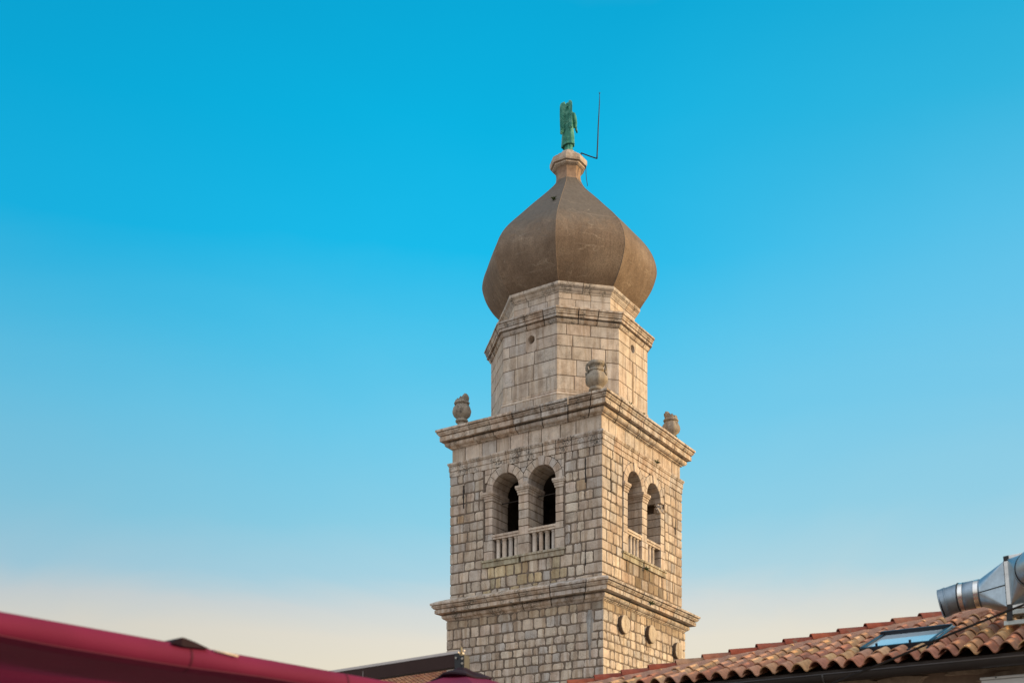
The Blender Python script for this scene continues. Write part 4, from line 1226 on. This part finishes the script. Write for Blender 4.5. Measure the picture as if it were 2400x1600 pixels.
def transition(sq, circ_c, circ_n, r, n=32):
    """sheet-metal square-to-round: four flat triangles and four fans between corners and circle"""
    m_ = MB(); cc = Vector(circ_c)
    ax = Vector(circ_n).normalized(); a = (Vector((0, 0, 1)) - ax * ax.z).normalized(); b = ax.cross(a)
    C = [Vector(p) for p in sq]
    ring = [cc + (a * cos(2 * pi * k / n) + b * sin(2 * pi * k / n)) * r for k in range(n)]
    ctr = sum(C, Vector()) / 4
    angs = []
    for p in C:
        d = p - ctr; angs.append(atan2(d.dot(b), d.dot(a)))
    order = sorted(range(4), key=lambda i: angs[i]); 
    for q in range(4):
        i0, i1 = order[q], order[(q + 1) % 4]
        a0, a1 = angs[i0], angs[i1]
        if a1 < a0: a1 += 2 * pi
        mid = (a0 + a1) / 2
        pt = lambda t_: cc + (a * cos(t_) + b * sin(t_)) * r
        m_.poly([RT @ C[i0], RT @ C[i1], RT @ pt(mid)])
        # fan at corner i1 from this mid to the next side's mid
        i2 = order[(q + 2) % 4]; a2 = angs[i2]
        while a2 < a1: a2 += 2 * pi
        mid2 = (a1 + a2) / 2
        for k in range(8):
            t0, t1 = mid + (mid2 - mid) * k / 8, mid + (mid2 - mid) * (k + 1) / 8
            m_.poly([RT @ C[i1], RT @ pt(t1), RT @ pt(t0)])
    return m_
RL = .175
x_r = -.34
sqL = [(-.002, .045, .045), (-.002, BD - .045, .045), (-.002, BD - .045, BH - .045), (-.002, .045, BH - .045)]
cL = Vector((x_r, BD / 2, BH / 2 + .01))
transition(sqL, cL, (-1, 0, 0), RL).build('square_to_round', M_galv, duct)
mb = MB(); mb.box(-.012, -.004, .04, .055, .05, BH - .05, (1, 1, 1), RT); 
mb.tube([RT @ Vector((-.004, .036, BH / 2 - .01)), RT @ Vector((x_r, BD / 2 - RL - .003, BH / 2 - .02))], .006, 5)
mb.build('seam', M_black, duct)
def pipe(path, r, name, m_, ring_at=(), n=40):
    m2 = MB(); m2.tube([RT @ Vector(p) for p in path], r, n, (1, 1, 1), True); return m2.build(name, m_, duct)
e1 = cL + Vector((-.27, 0, -.0)); e2 = e1 + Vector((-.15, -.02, -.03)); e3 = e2 + Vector((-.07, -.01, -.018))
pL = pipe([cL, cL + Vector((-.15, 0, 0)), e1 + Vector((.01, 0, 0))], RL, 'left_pipe', M_pipe)
mb = MB(); mb.tube([RT @ p for p in (e1, e1 + (e2 - e1) * .5, e2)], RL + .002, 40, (1, 1, 1), False)
mb.tube([RT @ p for p in (e2, e3)], RL + .008, 40, (1, 1, 1), False)
mb.build('pipe_elbow', M_pipe, duct)
mb = MB(); ax_ = (e3 - e2).normalized()
mb.tube([RT @ (e3 - ax_ * .02), RT @ (e3 - ax_ * .019)], RL - .006, 40, (1, 1, 1), True); mb.build('pipe_mouth', M_dark, duct)
for k, (p, r_) in enumerate(((e1, .009), (e2, .010), (e3, .012))):
    mb = MB(); d_ = Vector((1, .06, .15)).normalized() if k else Vector((1, 0, 0))
    mb.tube([RT @ (p - d_ * .008), RT @ (p + d_ * .008)], RL + r_, 40); mb.build('pipe_bead', M_pipe if k else M_black, duct)
for xo, wd in ((-.235, .055), (-.045, .055)):
    mb = MB(); mb.tube([RT @ (cL + Vector((xo - wd / 2, 0, 0))), RT @ (cL + Vector((xo + wd / 2, 0, 0)))], RL + .003, 40, (1, 1, 1), False); mb.build('foil_tape', M_tape, duct)
for k in range(5):
    mb = MB(); p = Vector((-.004, .030, .10 + .115 * k)); mb.tube([RT @ p, RT @ (p + Vector((-.002, -.012, 0)))], .007, 8); mb.build('rivet', M_black, duct)
# front transition and the pipe that turns away to the right
RR = .225
sqF = [(.045, -.002, .045), (BW - .045, -.002, .045), (BW - .045, -.002, BH - .045), (.045, -.002, BH - .045)]
cF = Vector((BW / 2 + .06, -.22, BH / 2 + .04))
transition(sqF, cF, (.25, -1, 0), RR).build('square_to_round', M_galv, duct)
path = [cF + Vector((.02, -.06, .0))]
for k in range(1, 8):
    a = radians(14 + 76 * k / 7); path.append(path[-1] + Vector((sin(a), -cos(a), .02)) * .085)
path += [path[-1] + Vector((.5, .02, .02)), path[-1] + Vector((1.3, .05, .04))]
mb = MB(); mb.tube([RT @ cF] + [RT @ p for p in path], RR, 44, (1, 1, 1), True); mb.build('right_pipe', M_galv, duct)
for k in (0, 3, 6):
    p = path[k]; d_ = (path[k + 1] - path[k]).normalized()
    mb = MB(); mb.tube([RT @ (p - d_ * .006), RT @ (p + d_ * .006)], RR + .008, 44); mb.build('pipe_bead', M_black, duct)
p = path[4]; d_ = (path[5] - path[4]).normalized()
mb = MB(); mb.tube([RT @ (p - d_ * .035), RT @ (p + d_ * .035)], RR + .004, 44, (1, 1, 1), False); mb.build('foil_tape', M_tape, duct)
# support: pale rails and a slotted strut down to the roof
M_zinc = simple('zinc_strut', (.42, .46, .44), .5, .3, .25, 10)
mb = MB(); R0_ = Matrix.Rotation(-PHI, 4, 'Z')
mb.bbox(.07, 1.5, -.06, .0, -.075, -.015, .006, (1, 1, 1), R0_); mb.bbox(.07, 1.5, BD - .1, BD - .04, -.075, -.015, .006, (1, 1, 1), R0_)
mb.bbox(-.04, 1.2, -.01, .05, -.19, -.135, .006, (1, 1, 1), R0_)
mb.build('support_rail', M_zinc, duct)
for x in (.24, 1.2):
    mb = MB(); mb.bbox(x, x + .045, -.075, -.03, -.42, -.077, .004, (1, 1, 1), R0_)
    st = mb.build('support_strut', M_zinc, duct)
    for k in range(5):
        mb = MB(); mb.bbox(x + .013, x + .032, -.077, -.07, -.39 + .065 * k, -.36 + .065 * k, .004, (1, 1, 1), R0_); mb.build('slot', M_black, st)
    mb = MB(); mb.bbox(x - .05, x + .10, -.12, .02, -.46, -.42, .006, (1, 1, 1), R0_); mb.build('foot_plate', M_black, st)
mb = MB(); mb.bbox(-.005, .07, -.03, .05, -.135, .0, .006, (1, 1, 1), R0_); mb.build('clamp', M_black, duct)

# black cable sagging in front of the roof
mb = MB(); cp = [(1880, 1626, 13.4), (1960, 1597, 13.5), (2052, 1560, 13.6), (2130, 1527, 13.7), (2225, 1486, 13.8), (2300, 1456, 13.9), (2360, 1432, 14.0), (2420, 1408, 14.1), (2520, 1366, 14.3)]
pts = [at(*p) for p in cp]; fine = []
for i in range(len(pts) - 1):
    for k in range(4): fine.append(pts[i].lerp(pts[i + 1], k / 4))
fine.append(pts[-1])
mb.tube(fine, .0135, 8)
tag(mb.build('overhead_cable', simple('cable_rubber', (.010, .009, .010), .95, 0, .2, 9, 0, .05)), 'black cable crossing in front of the tiled roof towards the duct', 'cable')

# ------------------------------------------------------------------ far tiled roof beside the tower
nave = empty('far_building', (-4.5, 46.5, 0))
tag(nave, 'low building with a red tiled roof behind the awning, left of the tower', 'building')
nv = lambda p: Vector(p) - Vector((-4.5, 46.5, 0))
nd_ = Vector((-.73, .68, 0)).normalized(); npv = Vector((-.68, -.73, 0)).normalized()
RP = at(1045, 1547, 52.0)
mb = MB(); tr = random.Random(3); NS = .36; PW = .22
def npt(l_, d, up): 
    n_ = (npv * NS + Vector((0, 0, 1))).normalized(); return nv(RP + nd_ * l_ + npv * d - Vector((0, 0, NS * d)) + n_ * up)
for ci in range(-46, 30):
    for ri in range(34):
        l0 = ci * PW; d0 = ri * .34
        pw_ = npt(l0 + PW, d0 + .4, 0) + Vector((-4.5, 46.5, 0)) - Vector((2.0, 43.48, 0))
        if pw_.x * cos(PHI) - pw_.y * sin(PHI) > -3.14: continue
        c = tr.choice([(.50, .20, .09), (.44, .165, .08), (.54, .25, .12), (.46, .21, .11), (.38, .14, .08)]); k = tr.uniform(.85, 1.15); c = tuple(v * k for v in c)
        rr_ = [[npt(l0 + PW * 1.06 * q / 8, d, .075 * max(0, sin(pi * q / 6.2)) + lift) for q in range(9)] for d, lift in ((d0, .0), (d0 + .40, .035))]
        mb.loft(rr_, c, True, False)
        mb.loft([rr_[1], [npt(l0 + PW * 1.06 * q / 8, d0 + .40, -.01) for q in range(9)]], tuple(v * .6 for v in c), False, False)
mb.build('roof', M_tile, nave)
mb = MB()
def l_at(d):      # where the slope meets the plane of the tower's hidden left side
    f = lambda l_: (lambda q: q.x * cos(PHI) - q.y * sin(PHI))(npt(l_, d, -.1) + Vector((-6.5, 3.02, 0)))
    return (-3.2 - f(0)) / (f(1) - f(0))
q0 = [npt(l_at(.3), .3, -.1), npt(6.4, .3, -.1), npt(6.4, 10.8, -.1), npt(l_at(10.8), 10.8, -.1)]
q1 = [Vector((p.x, p.y, 0)) for p in q0]
mb.loft([q0, q1], (1, 1, 1), False, True, True)
mb.build('wall', simple('far_plaster', (.45, .38, .30), .9), nave)

# ------------------------------------------------------------------ awning cassette on a post
awn = empty('awning_beam', at(1085, 1560, 11.6) * 1.0)
awn.location.z = 0
tag(awn, 'dark brown metal awning beam with a pale top rail and end bracket', 'awning')
ao = awn.location.copy()
A1 = at(1067, 1531, 11.55); A0 = A1 + (at(770, 1577, 12.6) - A1) * 1.5
ad = (A1 - A0).normalized(); an = Vector((ad.y, -ad.x, 0)).normalized()
if an.y > 0: an = -an
M_brown = simple('brown_awning_metal', (.040, .022, .019), .6, 0, .15, 3, .03, .12)
def abox(m_b, p0, p1, o0, o1, z0, z1):
    P_ = [p + an * o + Vector((0, 0, z)) - ao for z in (z0, z1) for o in (o0, o1) for p in (p0, p1)]
    i = [m_b.vert(p) for p in P_]
    for q in ((0, 2, 3, 1), (4, 5, 7, 6), (0, 1, 5, 4), (2, 6, 7, 3), (0, 4, 6, 2), (1, 3, 7, 5)): m_b.face([i[k] for k in q])
mb = MB(); abox(mb, A0, A1, -.09, 0, -.122, -.002); mb.build('beam', M_brown, awn)
mb = MB(); abox(mb, A0, A1 + ad * .04, -.085, .004, .0, .018); abox(mb, A0, A1 + ad * .08, -.05, -.03, .02, .034)
mb.build('top_rail', simple('pale_rail', (.42, .38, .36), .35, .3, .1, 4), awn)
mb = MB(); abox(mb, A1 - ad * 1.22, A1 - ad * 1.212, .0, .0025, -.10, -.03); mb.build('scratch', simple('scratch', (.22, .18, .17), .6), awn)
mb = MB(); abox(mb, A1 + ad * .002, A1 + ad * .05, -.10, .012, -.16, .0); abox(mb, A1 + ad * .052, A1 + ad * .085, -.06, .02, -.36, -.02); abox(mb, A1 + ad * .09, A1 + ad * .125, -.06, .018, -.19, -.03)
br = mb.build('end_bracket', M_black, awn)
mb = MB()
for s_, z_ in ((.028, -.045), (.105, -.06), (.105, -.105)):
    p = A1 + ad * s_ + Vector((0, 0, z_)) - ao; mb.tube([p + an * .01, p + an * .028], .010, 10)
mb.build('bolt', simple('bright_bolt', (.40, .36, .30), .5, .5, .1, 5), br)
mb = MB(); p = A1 + ad * .075 - ao; mb.tube([p + Vector((0, 0, -.01)), p + Vector((0, 0, .03)), p + Vector((.0, 0, .055))], .012, 8, (1, 1, 1), True, [.011, .011, .006]); mb.build('glint_pin', simple('glint_yellow', (.30, .24, .13), .8, .0, .1, 5), br)  # small yellow pin shape, coloured to stand for a vertical glint
mb = MB(); abox(mb, A1 - ad * .105, A1 + ad * .03, -.16, -.02, -.24, -.165); mb.build('mounting_block', simple('pale_block', (.42, .38, .33), .8, 0, .3, 20), awn)
mb = MB(); P_ = A1 + ad * .075 - ao; mb.box(P_.x - .03, P_.x + .03, P_.y - .03, P_.y + .03, 0, P_.z - .30); P2 = A0 - ao; mb.box(P2.x - .04, P2.x + .04, P2.y - .04, P2.y + .04, 0, P2.z - .125)
mb.build('post', M_black, awn)

# ------------------------------------------------------------------ red parasols
def fabric(name, col):
    m, t, b = mat(name); ov = obj_vec(t)
    n = noise_tex(t, 2.5, 6, .6, ov); r = ramp_of(t, n.outputs[0], [(.3, tuple(c * .86 for c in col)), (.7, tuple(c * 1.1 for c in col))])
    t.links.new(r.outputs[0], b.inputs['Base Color']); b.inputs['Roughness'].default_value = .8; b.inputs['Specular IOR Level'].default_value = .25
    tr_ = N(t, 'ShaderNodeBsdfTranslucent'); tr_.inputs['Color'].default_value = (min(1, col[0] * 2.6), col[1] * 1.3, col[2] * 1.6, 1)
    mx_ = N(t, 'ShaderNodeMixShader'); mx_.inputs[0].default_value = .14
    t.links.new(b.outputs[0], mx_.inputs[1]); t.links.new(tr_.outputs[0], mx_.inputs[2]); t.links.new(mx_.outputs[0], t.nodes['Material Output'].inputs[0])
    nb = noise_tex(t, 90, 3, .5, ov); bump(t, b, nb.outputs[0], .1, .01); return m
M_red = fabric('crimson_canvas', (.150, .009, .043))
M_maroon_seam = fabric('seam_canvas', (.085, .007, .026))
M_maroon = fabric('dark_maroon_canvas', (.018, .004, .008))
# big one: square canopy; its near edge runs away to the right
para = empty('large_parasol', (-2.9, 7.7, 0))
tag(para, 'large crimson parasol whose canopy edge fills the lower left corner', 'parasol')
po = Vector((-2.9, 7.7, 0))
def edge_pt(px, py, h): 
    Y = h * F_PX / (HORIZON - py); return Vector(((px - 1200) / F_PX * Y, Y, 1.6 + h))
Q0 = edge_pt(0, 1432, 1.2); Q1 = edge_pt(930, 1599.5, 1.2)
ed = (Q1 - Q0); el = ed.length; ed.normalize(); inn = Vector((-ed.y, ed.x, 0))    # into the canopy, away from the viewer
if inn.y < 0: inn = -inn
cs_ = [(.00, .0), (-.012, -.012), (-.024, -.035), (-.028, -.060), (-.022, -.085), (-.006, -.105), (.020, -.118), (.05, -.124)]
mb = MB(); rings = []
E_A, E_B = -1.2, el + 1.6
nE = 60
def sag(l_):
    t_ = (l_ - E_A) / (E_B - E_A); return .012 * sin(l_ * 2.1 + .6) + .006 * sin(l_ * 5.3)
for i in range(nE + 1):
    l_ = E_A + (E_B - E_A) * i / nE; base = Q0 + ed * l_
    s_ = .006 * sin(l_ * 4) ; wv = .012 * sin(l_ * 3.1) + .008 * sin(l_ * 7.7)
    rings.append([base + inn * (o + wv * min(1, -z / .12)) + Vector((0, 0, z * (1 + .06 * sin(l_ * 2.7)))) - po for o, z in [(.9, .065), (.5, .04), (.2, .018), (.06, .006)] + cs_])
mb.loft(rings, (1, 1, 1), True, False)
mb.build('edge_band', M_red, para)
mb = MB(); mb.loft([[r_[k] + Vector((0, 0, .0)) + (-inn) * .004 + Vector((0, 0, dz)) for k, dz in ((9, .004), (9, -.004))] for r_ in rings], (1, 1, 1), True, False)
mb.build('hem', M_maroon_seam, para)
for l_ in (1.02, 2.05):
    i = int((l_ - E_A) / (E_B - E_A) * nE); mb = MB()
    mb.loft([[rings[i][k] - inn * .003 + ed * e_ for e_ in (-.006, .006)] for k in range(4, 12)], (1, 1, 1), True, False); mb.build('seam', M_maroon_seam, para)
mb = MB(); rings = []
for i in range(41):
    l_ = E_A + (E_B - E_A) * i / 40; base = Q0 + ed * l_
    rings.append([base + inn * d_ + Vector((0, 0, zz + .015 * sin(l_ * 3 + d_ * 2) + .01 * sin(d_ * 6))) - po for d_, zz in ((-.01, -.075), (.03, -.112), (.08, -.115), (.3, -.105), (.7, -.07), (1.2, -.02), (1.7, .02), (2.2, -.03), (2.7, -.12), (3.2, -.26), (3.25, -.50))])
mb.loft(rings, (1, 1, 1), True, False)
mb.build('canopy', M_red, para)
mb = MB()     # dark vent flap lying on the edge, and the slit of light painted beside it
fl = lambda px, py, up=0.0: None
def on_edge(px):
    # parameter along the edge seen at this column
    best = min(range(400), key=lambda k: abs(((Q0 + ed * (el * k / 399)).x / (Q0 + ed * (el * k / 399)).y) * F_PX + 1200 - px))
    return el * best / 399
l0, l1, l2 = on_edge(398), on_edge(418), on_edge(482)
rings = []
for d_ in (.0, .12, .3):
    rings.append([Q0 + ed * l0 + inn * (.0 + d_) + Vector((0, 0, -.004)) - po, Q0 + ed * l1 + inn * (-.03 + d_) + Vector((0, 0, .027)) - po, Q0 + ed * (l1 + .02) + inn * (-.03 + d_) + Vector((0, 0, .027)) - po, Q0 + ed * ((l1 + l2) / 2) + inn * (-.028 + d_) + Vector((0, 0, .017)) - po, Q0 + ed * l2 + inn * (-.02 + d_) + Vector((0, 0, .0)) - po])
mb.loft(rings, (1, 1, 1), False, False)
mb.loft([rings[0], [Q0 + ed * l0 + inn * -.032 + Vector((0, 0, -.012)) - po, Q0 + ed * l1 + inn * -.034 + Vector((0, 0, -.016)) - po, Q0 + ed * (l1 + .02) + inn * -.034 + Vector((0, 0, -.017)) - po, Q0 + ed * ((l1 + l2) / 2) + inn * -.034 + Vector((0, 0, -.012)) - po, Q0 + ed * l2 + inn * -.03 + Vector((0, 0, -.006)) - po]], (1, 1, 1), False, False)
mb.build('vent_flap', M_maroon, para)
mb = MB(); la, lb = on_edge(496), on_edge(548)
mb.tube([Q0 + ed * la + inn * -.02 + Vector((0, 0, -.006)) - po, Q0 + ed * lb + inn * -.038 + Vector((0, 0, -.018)) - po], .0055, 8)
mb.build('light_slit', simple('pale_light_slit', (.55, .45, .36), .6), para)  # pale tube painted in for a thin slit of light
mb = MB(); c0 = (Q0 + ed * (el * .2) + inn * 1.7) - po
mb.tube([Vector((c0.x, c0.y, 0)), Vector((c0.x, c0.y, 2.8))], .04, 14); mb.build('pole', M_black, para)
mb = MB(); mb.bbox(c0.x - .4, c0.x + .4, c0.y - .4, c0.y + .4, 0, .08, .02); mb.build('base', M_black, para)
# small one by the awning post
pp = at(1082, 1580, 10.2); pz = pp.z
p2 = empty('small_parasol', (pp.x, pp.y, 0))
tag(p2, 'smaller crimson parasol with a dark vent cap in front of the tower foot', 'parasol')
mb = MB(); rings = []; nP = 8
for rr_, zz in ((.02, 0), (.12, -.018), (.28, -.058), (.6, -.165), (1.0, -.31), (1.4, -.46), (1.40, -.62)):
    ring = []
    for k in range(nP * 6):
        a = 2 * pi * k / (nP * 6) + .2; kk = (k % 6) / 6
        r_ = rr_ * (1 - .075 * sin(pi * kk)); ring.append((r_ * cos(a), r_ * sin(a), pz - .01 + zz - .02 * rr_ * sin(pi * kk)))
    rings.append(ring)
mb.loft(rings, (1, 1, 1), False, True); mb.build('canopy', M_red, p2)
mb = MB(); rings = []
for rr_, zz in ((.01, .045), (.05, .04), (.10, .012), (.16, -.012), (.255, -.045), (.262, -.06)):
    ring = []
    for k in range(nP * 6):
        a = 2 * pi * k / (nP * 6) + .2; kk = (k % 6) / 6
        r_ = rr_ * (1 - .10 * sin(pi * kk)); ring.append((r_ * cos(a), r_ * sin(a), pz + .012 + zz + .018 * sin(a * 3 + 1) * (rr_ > .1)))
    rings.append(ring)
mb.loft(rings, (1, 1, 1), False, True); mb.build('vent_cap', M_maroon, p2)
mb = MB(); mb.tube([(0, 0, 0), (0, 0, pz - .02)], .025, 12); mb.build('pole', M_black, p2)
mb = MB(); mb.bbox(-.3, .3, -.3, .3, 0, .07, .02); mb.build('base', M_black, p2)
